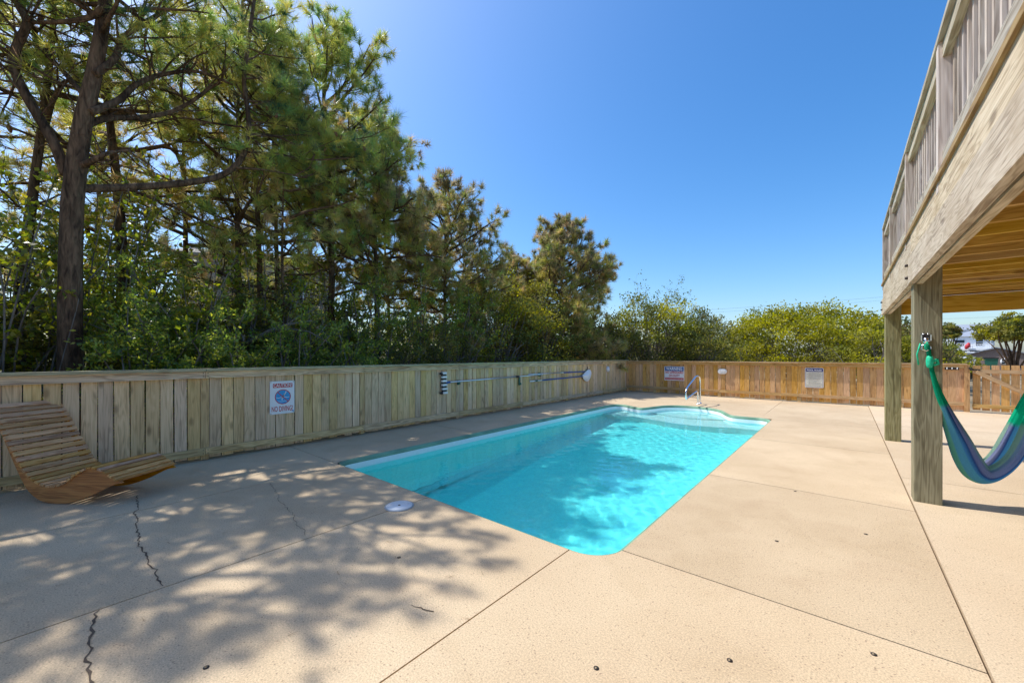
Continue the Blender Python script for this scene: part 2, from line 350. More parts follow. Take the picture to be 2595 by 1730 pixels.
# ------------------------------------------------------------------ ground
gr = MB()
gm, gnt, gbs = new_mat('sandy_ground')
ge = gnt.nodes.new('ShaderNodeNewGeometry'); g1 = gnt.nodes.new('ShaderNodeTexNoise'); g1.inputs['Scale'].default_value = 0.35; g1.inputs['Detail'].default_value = 9; g1.inputs['Roughness'].default_value = 0.7
g2 = gnt.nodes.new('ShaderNodeValToRGB'); cr = g2.color_ramp
cr.elements[0].position = 0.35; cr.elements[0].color = (0.10, 0.09, 0.045, 1); cr.elements[1].position = 0.66; cr.elements[1].color = (0.38, 0.29, 0.18, 1)
e = cr.elements.new(0.5); e.color = (0.21, 0.155, 0.085, 1)
gnt.links.new(ge.outputs['Position'], g1.inputs['Vector']); gnt.links.new(g1.outputs['Fac'], g2.inputs['Fac']); gnt.links.new(g2.outputs[0], gbs.inputs['Base Color']); gbs.inputs['Roughness'].default_value = 0.95
# one sheet to the horizon with the deck's rectangle left open
def grid_ring(x0, x1, y0, y1, B, z):
    v = [(-B, -B, z), (B, -B, z), (B, B, z), (-B, B, z), (x0, y0, z), (x1, y0, z), (x1, y1, z), (x0, y1, z)]
    return v, [(0, 1, 5, 4), (1, 2, 6, 5), (2, 3, 7, 6), (3, 0, 4, 7)]
gr.add(*grid_ring(-6.62, 9.0, -9.0, 14.62, 1500, -0.06))
tag(gr.build('ground', gm), kind='structure')

# ------------------------------------------------------------------ pool deck
def arc(cx, cy, rx, ry, a0, a1, n=6):
    return [(cx + rx * math.cos(R_(a0 + (a1 - a0) * i / n)), cy + ry * math.sin(R_(a0 + (a1 - a0) * i / n))) for i in range(n + 1)]
def smooth_curve(pts, n=5):
    out = []
    P = [Vector(p) for p in pts]
    for i in range(len(P) - 1):
        p0 = P[max(i - 1, 0)]; p1 = P[i]; p2 = P[i + 1]; p3 = P[min(i + 2, len(P) - 1)]
        for k in range(n):
            t = k / n
            out.append(tuple(0.5 * ((2 * p1) + (-p0 + p2) * t + (2 * p0 - 5 * p1 + 4 * p2 - p3) * t * t + (-p0 + 3 * p1 - 3 * p2 + p3) * t ** 3)))
    out.append(tuple(P[-1])); return out
PX0, PX1, PY0 = -5.0, -1.25, 2.45
far_left = smooth_curve([(-1.30, 10.05), (-1.45, 10.16), (-1.75, 10.15), (-2.02, 10.2), (-2.2, 10.5), (-2.42, 10.95), (-2.72, 11.22), (-3.1, 11.33), (-3.5, 11.27), (-3.78, 11.0), (-3.92, 10.55), (-4.08, 10.12), (-4.4, 10.22), (-4.72, 10.43), (-4.92, 10.38), (-5.0, 10.15)], 4)
# the wall line of the pool, counter-clockwise from the near-left corner
outline = arc(PX0 + 0.14, PY0 + 0.14, 0.14, 0.14, 180, 270, 5) + arc(PX1 - 0.22, PY0 + 0.22, 0.22, 0.22, 270, 360, 8) + [(PX1, 5.0), (PX1, 7.5), (PX1, 9.9)] + far_left + [(PX0, 9.0), (PX0, 5.0)]
def offset(poly, d):
    out = []; n = len(poly)
    for i in range(n):
        a = Vector(poly[i - 1]); b = Vector(poly[i]); c = Vector(poly[(i + 1) % n])
        t = (c - a)
        if t.length < 1e-9: t = (b - a)
        t.normalize(); out.append((b.x + t.y * d, b.y - t.x * d))
    return out
edge = offset(outline, 0.045)          # the slabs stop here; the rounded coping falls from here to the wall

def split_ring(poly, lo, hi):
    return poly[lo:hi]
def idx_near(poly, p): return min(range(len(poly)), key=lambda i: (poly[i][0] - p[0]) ** 2 + (poly[i][1] - p[1]) ** 2)
# edge runs counter-clockwise: near-left, near-right, right side, far side (right to left), left side
def edge_between(p, q):
    i, j = idx_near(edge, p), idx_near(edge, q)
    return [edge[k % len(edge)] for k in range(i, j + 1 if j >= i else j + 1 + len(edge))]
EX0, EX1, EY0 = PX0 - 0.045, PX1 + 0.045, PY0 - 0.045
G = 0.0045                              # half a joint
def slab_poly(name, poly, mat, parent, z1=0.0):
    return MB().prism(poly, z1 - 0.1, z1).build(name, mat, parent)
deckroot = tag(thing('pool_deck', None, None), kind='structure')
sub = MB()
sub.box((-6.6, -9, -0.32), (EX0 - 0.02, 14.6, -0.105)); sub.box((EX1 + 0.02, -9, -0.32), (9, 14.6, -0.105))
sub.box((EX0 - 0.02, -9, -0.32), (EX1 + 0.02, EY0 - 0.02, -0.105)); sub.box((EX0 - 0.02, 11.5, -0.32), (EX1 + 0.02, 14.6, -0.105))
sub.build('joint_bed', M_joint, deckroot)
def rect(x0, x1, y0, y1): return [(x0 + G, y0 + G), (x1 - G, y0 + G), (x1 - G, y1 - G), (x0 + G, y1 - G)]
XE = 0.475
slabs = []
# near side, four bays between the saw cuts
slabs += [rect(-6.62, -4.80, -2.4, 2.40)]
nl = [p for p in edge if p[1] < EY0 + 0.3 and p[0] < -4.7]
slabs += [[(-4.80 + G, -2.4), (-3.1 - G, -2.4), (-3.1 - G, EY0)] + [p for p in reversed(edge_between((-4.99, 2.41), (-4.8, EY0))) if -4.8 + G < p[0] < -3.1] + [(-4.80 + G, EY0)]]
slabs += [rect(-3.1, -1.5, -2.4, EY0 + G)]
# right of the cut under the near-right pool corner, up to the cut at y = 2.64
crn = [p for p in edge if p[0] > -1.5 and p[1] < 2.64]
slabs += [[(-1.5 + G, -2.4), (XE - G, -2.4), (XE - G, 2.64 - G), (crn[-1][0], 2.64 - G)] + list(reversed(crn)) + [(-1.5 + G, EY0)]]
# left strip, split at y = 2.40 and 5.0
lft = [p for p in edge if p[0] < -4.95 and p[1] < 3]
slabs += [[(-6.62, 2.40 + G), (-4.93, 2.40 + G), (-5.0, 2.43), (EX0 + 0.02, 2.49), (EX0, 2.6), (EX0, 5.0 - G), (-6.62, 5.0 - G)]]
fl = edge_between((-4.80, 10.50), (EX0, 9.0))
slabs += [[(-6.62, 5.0 + G), (EX0, 5.0 + G)] + list(reversed(fl)) + [(-4.8 - G, 12.6 - G), (-6.62, 12.6 - G)]]
slabs += [rect(-6.62, -4.8, 12.6, 14.62)]
# far side between the cuts
fm = edge_between((-1.45, 10.24), (-4.78, 10.50))
slabs += [list(reversed(fm)) + [(-1.45 - G, 13.05 - G), (-4.8 + G, 13.05 - G)]]
slabs += [rect(-4.8, -1.45, 13.05, 14.62)]
fr_ = edge_between((EX1, 9.9), (-1.47, 10.24))
slabs += [[(XE - G, 10.15 + G), (XE - G, 14.62), (-1.45 + G, 14.62)] + [p for p in reversed(fr_) if p[1] > 10.15 + G] + [(EX1 - 0.02, 10.15 + G)]]
# right side, three bays
slabs += [[(EX1, 2.64 + G), (XE - G, 2.64 + G), (XE - G, 4.97 - G), (EX1, 4.97 - G)]]
slabs += [[(EX1, 4.97 + G), (XE - G, 4.97 + G), (XE - G, 7.6 - G), (EX1, 7.6 - G)]]
slabs += [[(EX1, 7.6 + G), (XE - G, 7.6 + G), (XE - G, 10.15 - G), (EX1 - 0.005, 10.15 - G), (EX1, 9.9)]]
# behind the camera
for x0, x1 in ((-6.62, -4.8), (-4.8, -3.1), (-3.1, -1.5), (-1.5, XE)): slabs += [rect(x0, x1, -9, -2.4)]
def ccw(poly):
    a = sum(poly[i][0] * poly[(i + 1) % len(poly)][1] - poly[(i + 1) % len(poly)][0] * poly[i][1] for i in range(len(poly)))
    return poly if a > 0 else list(reversed(poly))
for p in slabs: slab_poly('slab', ccw(p), M_slab, deckroot)
for y0, y1 in ((-9, -3), (-3, 1.6), (1.6, 6.22), (6.22, 10.85), (10.85, 14.62)):   # slightly higher slab under the house
    for x0, x1 in ((XE, 4.6), (4.6, 9.0)):
        slab_poly('slab', rect(x0 + 0.002, x1, y0, y1), M_slab2, deckroot, 0.008)

# cracks: thin, ragged, sunk lines filled with dirt
def crack(pts, w, seed):
    rg = random.Random(seed); P = []
    for i in range(len(pts) - 1):
        a, b = Vector(pts[i]), Vector(pts[i + 1]); n = max(2, int((b - a).length / 0.03))
        for k in range(n):
            q = a.lerp(b, k / n); P.append((q.x + rg.uniform(-1, 1) * 0.006, q.y + rg.uniform(-1, 1) * 0.010))
    P.append(pts[-1]); vs = []; fs = []
    for i, p in enumerate(P):
        t = Vector(P[min(i + 1, len(P) - 1)]) - Vector(P[max(i - 1, 0)]); t.normalize(); ww = w * rg.uniform(0.35, 1.3) / 2
        vs += [(p[0] - t.y * ww, p[1] + t.x * ww, 0.003), (p[0] + t.y * ww, p[1] - t.x * ww, 0.003)]
    fs = [(2 * i, 2 * i + 1, 2 * i + 3, 2 * i + 2) for i in range(len(P) - 1)]
    return MB().add(vs, fs).build('crack', M_joint, deckroot)
crack([(-5.31, 0.58), (-4.827, 0.542), (-4.77, 0.502), (-4.569, 0.504), (-4.377, 0.474), (-4.156, 0.467), (-3.976, 0.442), (-3.769, 0.443), (-3.688, 0.456), (-3.52, 0.443), (-3.434, 0.443), (-3.384, 0.462), (-3.262, 0.452), (-3.12, 0.456)], 0.009, 1)
crack([(-3.09, 0.181), (-2.962, 0.162), (-2.833, 0.142), (-2.768, 0.144), (-2.617, 0.124), (-2.549, 0.125), (-2.484, 0.116), (-2.3, 0.124), (-1.9, 0.1)], 0.011, 2)
crack([(-4.742, 1.569), (-4.299, 1.49), (-4.115, 1.433), (-3.623, 1.386), (-3.491, 1.335), (-3.252, 1.316), (-3.166, 1.287)], 0.004, 3)
crack([(-1.833, 1.315), (-1.792, 1.315), (-1.758, 1.33), (-1.694, 1.351)], 0.006, 4)

# ------------------------------------------------------------------ pool
poolroot = thing('swimming_pool', 'long turquoise swimming pool sunk in the tan deck with green rounded coping', 'swimming pool', (-3.1, 6.4, 0))
def pl(p): return (p[0] + 3.1, p[1] - 6.4, p[2])       # into the pool's own coordinates
WZ = -0.13
cop = MB(); nO = len(outline); prof = [(0.045 * (1 - math.sin(R_(t))), -0.001 - 0.062 * (1 - math.cos(R_(t)))) for t in (0, 18, 36, 54, 72, 90)]
rings = [[pl((*p, z)) for p in offset(outline, d)] for d, z in prof]
for k in range(len(rings) - 1):
    cop.add(rings[k] + rings[k + 1], [(i, nO + i, nO + (i + 1) % nO, (i + 1) % nO) for i in range(nO)], True)
cop.build('coping', M_cop, poolroot)
def floor_z(y): return -1.05 - max(0.0, min(1.0, (9.4 - y) / 5.6)) * 0.55
sh = MB()
inner = offset(outline, -0.003)
top_ = [pl((*p, -0.175)) for p in inner]; rc_ = 0.38; prev = top_
for t in (0, 20, 40, 60, 78, 90):
    ins = offset(outline, -0.003 - rc_ * (1 - math.cos(R_(t))) * 0.9)
    cur = [pl((p[0], p[1], floor_z(p[1]) + rc_ * (1 - math.sin(R_(t))))) for p in ins]
    sh.add(prev + cur, [(i, nO + i, nO + (i + 1) % nO, (i + 1) % nO) for i in range(nO)], True); prev = cur
gx = 24; gy = 50; fv = []; ff = []
for j in range(gy + 1):
    for i in range(gx + 1):
        x = PX0 - 0.1 + (PX1 - PX0 + 0.2) * i / gx; y = PY0 - 0.1 + (11.5 - PY0) * j / gy
        fv.append(pl((x, y, floor_z(y) - 0.002)))
for j in range(gy):
    for i in range(gx):
        ff.append((j * (gx + 1) + i, j * (gx + 1) + i + 1, (j + 1) * (gx + 1) + i + 1, (j + 1) * (gx + 1) + i))
sh.add(fv, ff, True)
shell = sh.build('shell', M_shell, poolroot)
band_ = MB().add([pl((*p, -0.058)) for p in inner] + top_, [(i, nO + i, nO + (i + 1) % nO, (i + 1) % nO) for i in range(nO)], True).build('waterline_band', M_shellw, poolroot); band_.cycles.is_caustics_receiver = True
def pool_block(name, inner_edge, z, lo_pt, hi_pt):
    far = [p for p in inner if p[1] > 9.0 and lo_pt - 0.01 <= p[0] <= hi_pt + 0.01]
    far = sorted(far, key=lambda p: -p[0]) if False else far
    poly = ccw(list(inner_edge) + far)
    b = MB().prism([(p[0] + 3.1, p[1] - 6.4) for p in poly], -1.3, z).build(name, M_shellw, poolroot)
    bevel_obj(b, 0.04, 3); return b
be = smooth_curve([(-4.99, 9.72), (-4.5, 9.62), (-4.0, 9.66), (-3.5, 9.52), (-2.9, 9.36), (-2.3, 9.42), (-1.8, 9.62), (-1.26, 9.6)], 4)
bench = pool_block('bench', be, -0.46, -5.0, -1.25)
st = smooth_curve([(-3.93, 10.52), (-3.5, 10.28), (-3.05, 10.2), (-2.6, 10.3), (-2.2, 10.5)], 4)
step = pool_block('step', st, -0.3, -3.95, -2.15)
for o in (shell, bench, step): o.cycles.is_caustics_receiver = True

# water: one closed body, rippled on top
def water():
    x0, x1, y0, y1 = PX0 - 0.004, PX1 + 0.004, PY0 - 0.004, 11.36
    nx, ny = 190, 440
    X, Y = np.meshgrid(np.linspace(x0, x1, nx + 1), np.linspace(y0, y1, ny + 1))
    rs = np.random.RandomState(4); Z = np.zeros_like(X)
    for k in range(46):
        lam = rs.uniform(0.08, 0.26); a = rs.uniform(0, 2 * math.pi); kx, ky = math.cos(a) / lam, math.sin(a) / lam
        wob = 0.35 * np.sin(2 * math.pi * (X * rs.uniform(-.5, .5) + Y * rs.uniform(-.5, .5)) + rs.uniform(0, 6))
        Z += 0.0012 * lam ** 1.5 * np.sin(2 * math.pi * (kx * X + ky * Y) + rs.uniform(0, 6.28) + wob)
    Z += WZ
    v = np.stack([X + 3.1, Y - 6.4, Z], -1).reshape(-1, 3)
    idx = np.arange((nx + 1) * (ny + 1)).reshape(ny + 1, nx + 1)
    q = np.stack([idx[:-1, :-1], idx[:-1, 1:], idx[1:, 1:], idx[1:, :-1]], -1).reshape(-1, 4)
    rim = list(idx[0, :]) + list(idx[1:, -1]) + list(idx[-1, -2::-1]) + list(idx[-2:0:-1, 0])
    nv = len(v); lowv = v[rim].copy(); lowv[:, 2] = -1.9
    faces = [tuple(f) for f in q.tolist()]; n = len(rim)
    faces += [(int(rim[i]), nv + i, nv + (i + 1) % n, int(rim[(i + 1) % n])) for i in range(n)]
    faces.append(tuple(nv + i for i in range(n - 1, -1, -1)))
    me = bpy.data.meshes.new('water'); me.from_pydata(np.vstack([v, lowv]).tolist(), [], faces)
    sm = [True] * len(q) + [False] * (n + 1); me.polygons.foreach_set('use_smooth', sm); me.update()
    m, nt, bs = new_mat('pool_water'); nt.nodes.remove(bs)
    g = nt.nodes.new('ShaderNodeBsdfRefraction'); g.inputs['IOR'].default_value = 1.33; g.inputs['Roughness'].default_value = 0.0; g.inputs['Color'].default_value = (0.70, 1.0, 1.0, 1)
    gl = nt.nodes.new('ShaderNodeBsdfGlossy'); gl.inputs['Roughness'].default_value = 0.02
    fr = nt.nodes.new('ShaderNodeFresnel'); fr.inputs['IOR'].default_value = 1.33
    mx = nt.nodes.new('ShaderNodeMixShader'); nt.links.new(fr.outputs[0], mx.inputs[0]); nt.links.new(g.outputs[0], mx.inputs[1]); nt.links.new(gl.outputs[0], mx.inputs[2])
    out = nt.nodes['Material Output']; nt.links.new(mx.outputs[0], out.inputs['Surface'])
    o = link('water', me, m, poolroot); o.cycles.is_caustics_caster = True
    return o
water()

# ------------------------------------------------------------------ fences
rng = random.Random(11)
def plank_mesh(name, w, t, l, axis='z'):
    """plank centred on its length, axis = length direction; z plank: width along y unless swapped"""
    return MB().cbox((0, 0, 0), (w, t, l)).mesh(name)
FX, FTOP = -6.45, 1.205
left = thing('wood_fence', 'long weathered grey-tan board fence behind the lounger with flat cap rail', 'fence', (FX, 5.8, 0))
def Lp(x, y, z): return (x - FX, y - 5.8, z)
lb_me = [MB().cbox((0, 0, 0), (0.018, w, 1.12)).mesh('board') for w in (0.120, 0.124, 0.127)]
for me in lb_me: me.materials.append(M_lf_z)
posts = [-5.3, -3.08, -0.86, 1.36, 3.58, 5.80, 8.02, 10.24, 12.46, 14.50]
for i, py in enumerate(posts):
    MB().cbox((0, 0, 0), (0.088, 0.088, 1.16)).build('post', M_lf_z, left, Lp(FX - 0.046, py, 0.59))
    if i + 1 < len(posts):
        a, b = py + 0.048, posts[i + 1] - 0.048; n = 16; w = (b - a) / n
        for k in range(n):
            o = link('board', lb_me[rng.randrange(3)], None, left, Lp(FX - 0.012 + rng.uniform(-.004, .004), a + (k + 0.5) * w + rng.uniform(-.0025, .0025), 0.595 + rng.uniform(-.012, .012)),
                     (rng.uniform(-.006, .006), 0, rng.uniform(-.02, .02)))
        for z, h, x, nm in ((1.125, 0.09, 0.0215, 'rail'), (0.118, 0.088, 0.0215, 'rail')):
            MB().cbox((0, 0, 0), (0.037, posts[i + 1] - py - 0.004, h)).build(nm, M_lf_y, left, Lp(FX + x, (py + posts[i + 1]) / 2, z), (rng.uniform(-.02, .02), 0, 0) if False else None)
        MB().cbox((0, 0, 0), (0.145, posts[i + 1] - py - 0.003, 0.034)).build('cap', M_lf_cap, left, Lp(FX + 0.012, (py + posts[i + 1]) / 2, 1.189))
bolt = MB()
for py in posts:
    for z in (1.145, 1.105, 0.138, 0.098):
        for dy in (-0.025, 0.025):
            bolt.cbox((FX + 0.041 - FX, py + dy - 5.8, z), (0.004, 0.009, 0.009))
tag(bolt.build('nails', M_rust, left), kind='stuff')

FY = 14.46
front = thing('wood_fence', 'orange-brown cedar board fence across the far end of the pool deck', 'fence', (-2.0, FY, 0))
def Fp(x, y, z): return (x + 2.0, y - FY, z)
fb_me = [MB().cbox((0, 0, 0), (w, 0.018, 1.11)).mesh('board') for w in (0.125, 0.129, 0.133)]
for me in fb_me: me.materials.append(M_ff_z)
fposts = [-6.40, -5.35, -3.2, -1.05, 1.1, 2.25]
for i, px in enumerate(fposts):
    MB().cbox((0, 0, 0), (0.088, 0.088, 1.15)).build('post', M_ff_z, front, Fp(px, FY + 0.046 if i < 5 else FY - 0.01, 0.575))
    if i < 5 and i > 0: MB().cbox((0, 0, 0), (0.09, 0.02, 0.13)).build('foot_block', M_tan, front, Fp(px, FY - 0.012, 0.072))
    if i + 1 < len(fposts):
        a, b = px + 0.048, fposts[i + 1] - 0.048; n = max(1, round((b - a) / 0.137)); w = (b - a) / n
        for k in range(n):
            link('board', fb_me[rng.randrange(3)], None, front, Fp(a + (k + 0.5) * w + rng.uniform(-.003, .003), FY + 0.012 + rng.uniform(-.006, .006), 0.583 + rng.uniform(-.012, .012)), (0, rng.uniform(-.006, .006), rng.uniform(-.03, .03)))
        L_ = fposts[i + 1] - px - 0.004; cx = (px + fposts[i + 1]) / 2
        MB().cbox((0, 0, 0), (L_, 0.037, 0.088)).build('rail', M_ff_x, front, Fp(cx, FY - 0.0215, 1.10))
        MB().cbox((0, 0, 0), (L_, 0.037, 0.088)).build('rail', M_ff_x, front, Fp(cx, FY - 0.0215, 0.195))
        MB().cbox((0, 0, 0), (L_ + 0.001, 0.145, 0.034)).build('cap', M_ff_cap, front, Fp(cx, FY - 0.012, 1.163))

# gate at the right end of the cedar fence
gate = thing('wood_gate', 'cedar gate of spaced boards with a diagonal brace beside the deck posts', 'gate', (2.32, FY, 0))
for k in range(9):
    x = 0.09 + k * 0.148
    MB().cbox((0, 0, 0), (0.122, 0.018, 1.06 + 0.03 * math.sin(k * 0.45))).build('board', M_ff_z, gate, (x, 0.012, 0.60))
MB().cbox((0, 0, 0), (1.36, 0.036, 0.088)).build('rail', M_ff_x, gate, (0.70, -0.018, 0.99))
MB().cbox((0, 0, 0), (1.36, 0.036, 0.088)).build('rail', M_ff_x, gate, (0.70, -0.018, 0.165))
MB().cbox((0, 0, 0), (1.5, 0.034, 0.088)).build('brace', M_ff_x, gate, (0.70, -0.0545, 0.575), (0, R_(33), 0))
lt = MB().cbox((0.06, -0.03, 1.03), (0.16, 0.03, 0.035)).cbox((-0.02, -0.05, 1.06), (0.05, 0.05, 0.05)); lt.build('latch', M_rust, gate)
gp = thing('wood_fence', 'short cedar fence continuing past the gate under the deck', 'fence', (3.75, FY, 0))
for k in range(24): link('board', fb_me[k % 3], None, gp, (0.09 + k * 0.137, 0.012, 0.583))
MB().cbox((0, 0, 0), (3.3, 0.037, 0.088)).build('rail', M_ff_x, gp, (1.65, -0.0215, 1.10)); MB().cbox((0, 0, 0), (3.3, 0.037, 0.088)).build('rail', M_ff_x, gp, (1.65, -0.0215, 0.195))
MB().cbox((0, 0, 0), (3.3, 0.145, 0.034)).build('cap', M_ff_cap, gp, (1.65, -0.012, 1.163))

# ------------------------------------------------------------------ raised deck of the house
DX = 0.489
deck = thing('raised_deck', 'weathered grey wooden deck on tall posts overhead with baluster railing', 'deck', (DX, 5.28, 0))
def Dp(x, y, z): return (x - DX, y - 5.28, z)
BZ0, BZ1 = 2.055, 2.30
PW = 0.187
post_y = [-6.0, -1.9, 1.7, 5.28 + PW / 2, 8.75 + PW / 2]
pm = MB().cbox((0, 0, 0), (PW, PW, 2.32)).mesh('post'); pm.materials.append(M_post_z)
for i, y in enumerate(post_y):
    o = link('post', pm, None, deck, Dp(DX + PW / 2 + 0.001, y, 1.16 - 0.01)); bevel_obj(o, 0.006, 2)
    link('post', pm, None, deck, Dp(3.9, y, 1.16 - 0.01))
# doubled beam let into the posts, jointed at the near post
for j, (y0, y1, dz, dx) in enumerate(((-6.2, 5.30, 0.0, 0.0), (5.302, 9.02, -0.006, 0.004))):
    for k in range(2):
        MB().cbox((0, 0, 0), (0.044, y1 - y0, BZ1 - BZ0)).build('beam', M_deck_y, deck, Dp(DX - 0.012 + dx + k * 0.052, (y0 + y1) / 2, (BZ0 + BZ1) / 2 + dz - 0.008 * k))
    MB().cbox((0, 0, 0), (0.04, y1 - y0 - 0.004, 0.228)).build('rim_board', M_deck_y, deck, Dp(DX + 0.004 + dx, (y0 + y1) / 2, 2.417))
    MB().cbox((0, 0, 0), (0.044, y1 - y0, BZ1 - BZ0)).build('beam', M_deck_y, deck, Dp(3.85, (y0 + y1) / 2, (BZ0 + BZ1) / 2))
bl = MB()
for y in (5.335, 5.355, 8.80, 8.81):
    for z in (2.12, 2.24): bl.tube([(DX - 0.052 - DX, y - 5.28, z), (DX - 0.03 - DX, y - 5.28, z)], 0.012, 8)
bl.build('bolts', M_rust, deck)
jm = MB().cbox((0, 0, 0), (3.75, 0.045, 0.225)).mesh('joist'); jm.materials.append(M_joist_x)
y = -5.9
while y < 8.8:
    link('joist', jm, None, deck, Dp(DX + 0.03 + 1.9, y, 2.416)); y += 0.4064
# end beam across the far posts
MB().cbox((0, 0, 0), (3.7, 0.042, 0.26)).build('end_beam', M_joist_x, deck, Dp(DX + 0.075 + 1.86, 8.97, 2.165))
MB().cbox((0, 0, 0), (3.7, 0.042, 0.225)).build('rim_board', M_joist_x, deck, Dp(DX + 0.075 + 1.86, 9.00, 2.416))
dm = MB().cbox((0, 0, 0), (0.136, 15.3, 0.034)).mesh('deck_board'); dm.materials.append(M_dboard_y)
for k in range(26): link('deck_board', dm, None, deck, Dp(DX + 0.035 + k * 0.1425, 1.42, 2.549))
# railing: 4x4 posts bolted outside the rim, square balusters, rails top and bottom
rail_y = [-5.4, -3.55, -1.69, 0.17, 2.02, 3.87, 5.73, 7.6, 8.98]
rp_me = MB().cbox((0, 0, 0), (0.088, 0.088, 0.985)).mesh('rail_post'); rp_me.materials.append(M_bal_z)
bal_me = MB().cbox((0, 0, 0), (0.036, 0.036, 0.815)).mesh('baluster'); bal_me.materials.append(M_bal_z)
for i, y in enumerate(rail_y):
    link('rail_post', rp_me, None, deck, Dp(DX + 0.026, y, 2.957))
    if i + 1 < len(rail_y):
        a, b = y + 0.045, rail_y[i + 1] - 0.045; cy = (a + b) / 2
        MB().cbox((0, 0, 0), (0.040, b - a, 0.078)).build('bottom_rail', M_rail_y, deck, Dp(DX + 0.0205, cy, 2.6865))
        MB().cbox((0, 0, 0), (0.040, b - a, 0.088)).build('top_rail', M_rail_y, deck, Dp(DX + 0.0205, cy, 3.389))
        n = max(2, round((b - a) / 0.130))
        for k in range(n):
            link('baluster', bal_me, None, deck, Dp(DX + 0.0595, a + (k + 0.5) * (b - a) / n, 3.035))
        MB().cbox((0, 0, 0), (0.14, rail_y[i + 1] - y - 0.004, 0.036)).build('rail_cap', M_rail_y, deck, Dp(DX + 0.045, (y + rail_y[i + 1]) / 2, 3.468))
# railing returning along the far end
for k in range(26): link('baluster', bal_me, None, deck, Dp(DX + 0.2 + k * 0.135, 9.03, 3.035))
MB().cbox((0, 0, 0), (3.6, 0.088, 0.06)).build('top_rail', M_joist_x, deck, Dp(DX + 1.9, 8.985, 3.40))
MB().cbox((0, 0, 0), (3.6, 0.15, 0.036)).build('rail_cap', M_joist_x, deck, Dp(DX + 1.9, 8.985, 3.459))

# ------------------------------------------------------------------ lounger
lng = thing('wave_lounger', 'wave-shaped slatted wooden lounger on two curved panels by the fence', 'lounger', (-5.545, 0.075, 0.008), R_(34))
top_c = smooth_curve([(-0.80, 0.90), (-0.66, 0.735), (-0.56, 0.575), (-0.46, 0.43), (-0.36, 0.29), (-0.24, 0.205), (-0.10, 0.17), (0.05, 0.20), (0.18, 0.29), (0.32, 0.352), (0.44, 0.335), (0.55, 0.275), (0.64, 0.232)], 6)
low_c = [(-0.80, 0.84), (-0.66, 0.66), (-0.56, 0.47), (-0.46, 0.28), (-0.36, 0.12), (-0.24, 0.03), (-0.10, 0.0), (0.05, 0.006), (0.18, 0.035), (0.32, 0.085), (0.44, 0.14), (0.55, 0.19), (0.64, 0.21)]
low_c = smooth_curve(low_c, 6)
LW = 0.56
for v0, v1 in ((0.02, 0.042), (LW - 0.042, LW - 0.02)):
    m = MB(); n = len(top_c)
    vs = []
    for v in (v0, v1):
        vs += [(p[0], v, p[1] - 0.018) for p in top_c] + [(p[0], v, min(p[1], top_c[i][1] - 0.022)) for i, p in enumerate(low_c)]
    fs = []
    for i in range(n - 1):
        fs += [(i, i + 1, n + i + 1, n + i), (2 * n + i, 3 * n + i, 3 * n + i + 1, 2 * n + i + 1)]
        fs += [(i, 2 * n + i, 2 * n + i + 1, i + 1), (n + i, n + i + 1, 3 * n + i + 1, 3 * n + i)]
    fs += [(0, n, 3 * n, 2 * n), (n - 1, 3 * n - 1, 4 * n - 1, 2 * n - 1)]
    m.add(vs, fs); m.build('side_panel', M_panel_y, lng)
# slats at even steps along the wave
acc = [0.0]
for i in range(1, len(top_c)): acc.append(acc[-1] + (Vector(top_c[i]) - Vector(top_c[i - 1])).length)
sl_me = MB().cbox((0, 0, 0), (LW, 0.042, 0.018)).mesh('slat'); sl_me.materials.append(M_slat_x)
step_ = 0.0595; sdist = 0.02
while sdist < acc[-1] - 0.005:
    i = max(k for k in range(len(acc)) if acc[k] <= sdist); i = min(i, len(top_c) - 2)
    t = (sdist - acc[i]) / (acc[i + 1] - acc[i]); p = Vector(top_c[i]).lerp(Vector(top_c[i + 1]), t)
    d = Vector(top_c[i + 1]) - Vector(top_c[i]); ang = math.atan2(d.y, d.x)
    o = link('slat', sl_me, None, lng, (p.x, LW / 2, p.y - 0.009))
    o.rotation_euler = (Matrix.Rotation(-ang, 3, 'Y') @ Matrix.Rotation(R_(90), 3, 'Z')).to_euler()
    sdist += step_
MB().tube([(-0.1, 0.04, 0.05), (-0.1, LW - 0.04, 0.05)], 0.018, 10).build('cross_bar', M_panel_y, lng)
MB().tube([(0.52, 0.04, 0.215), (0.52, LW - 0.04, 0.215)], 0.018, 10).build('cross_bar', M_panel_y, lng)

# ------------------------------------------------------------------ writing
def text_mesh(s, size, bold=0.0, sx=1.0, align='CENTER'):
    cu = bpy.data.curves.new('lettering', 'FONT'); cu.body = s; cu.size = size; cu.align_x = align; cu.align_y = 'CENTER'
    cu.extrude = 0.0006; cu.offset = bold; cu.resolution_u = 3
    o = bpy.data.objects.new('lettering', cu); COL.objects.link(o)
    dg = bpy.context.evaluated_depsgraph_get(); me = bpy.data.meshes.new_from_object(o.evaluated_get(dg), depsgraph=dg)
    bpy.data.objects.remove(o); bpy.data.curves.remove(cu)
    if sx != 1.0:
        for v in me.vertices: v.co.x *= sx
    xs = [v.co.x for v in me.vertices]
    me.materials.clear()
    return me, max(xs) - min(xs)
def letters(parent, s, x, z, h, width, mat, bold=0.0, d=0.006):
    """text standing on a sign: local x to the right, z up, facing local -y"""
    me, w = text_mesh(s, h * 1.38, bold)
    k = width / w
    for v in me.vertices: v.co.x *= k
    o = link('lettering', me, mat, parent, (x, -d, z), (R_(90), 0, 0)); return o
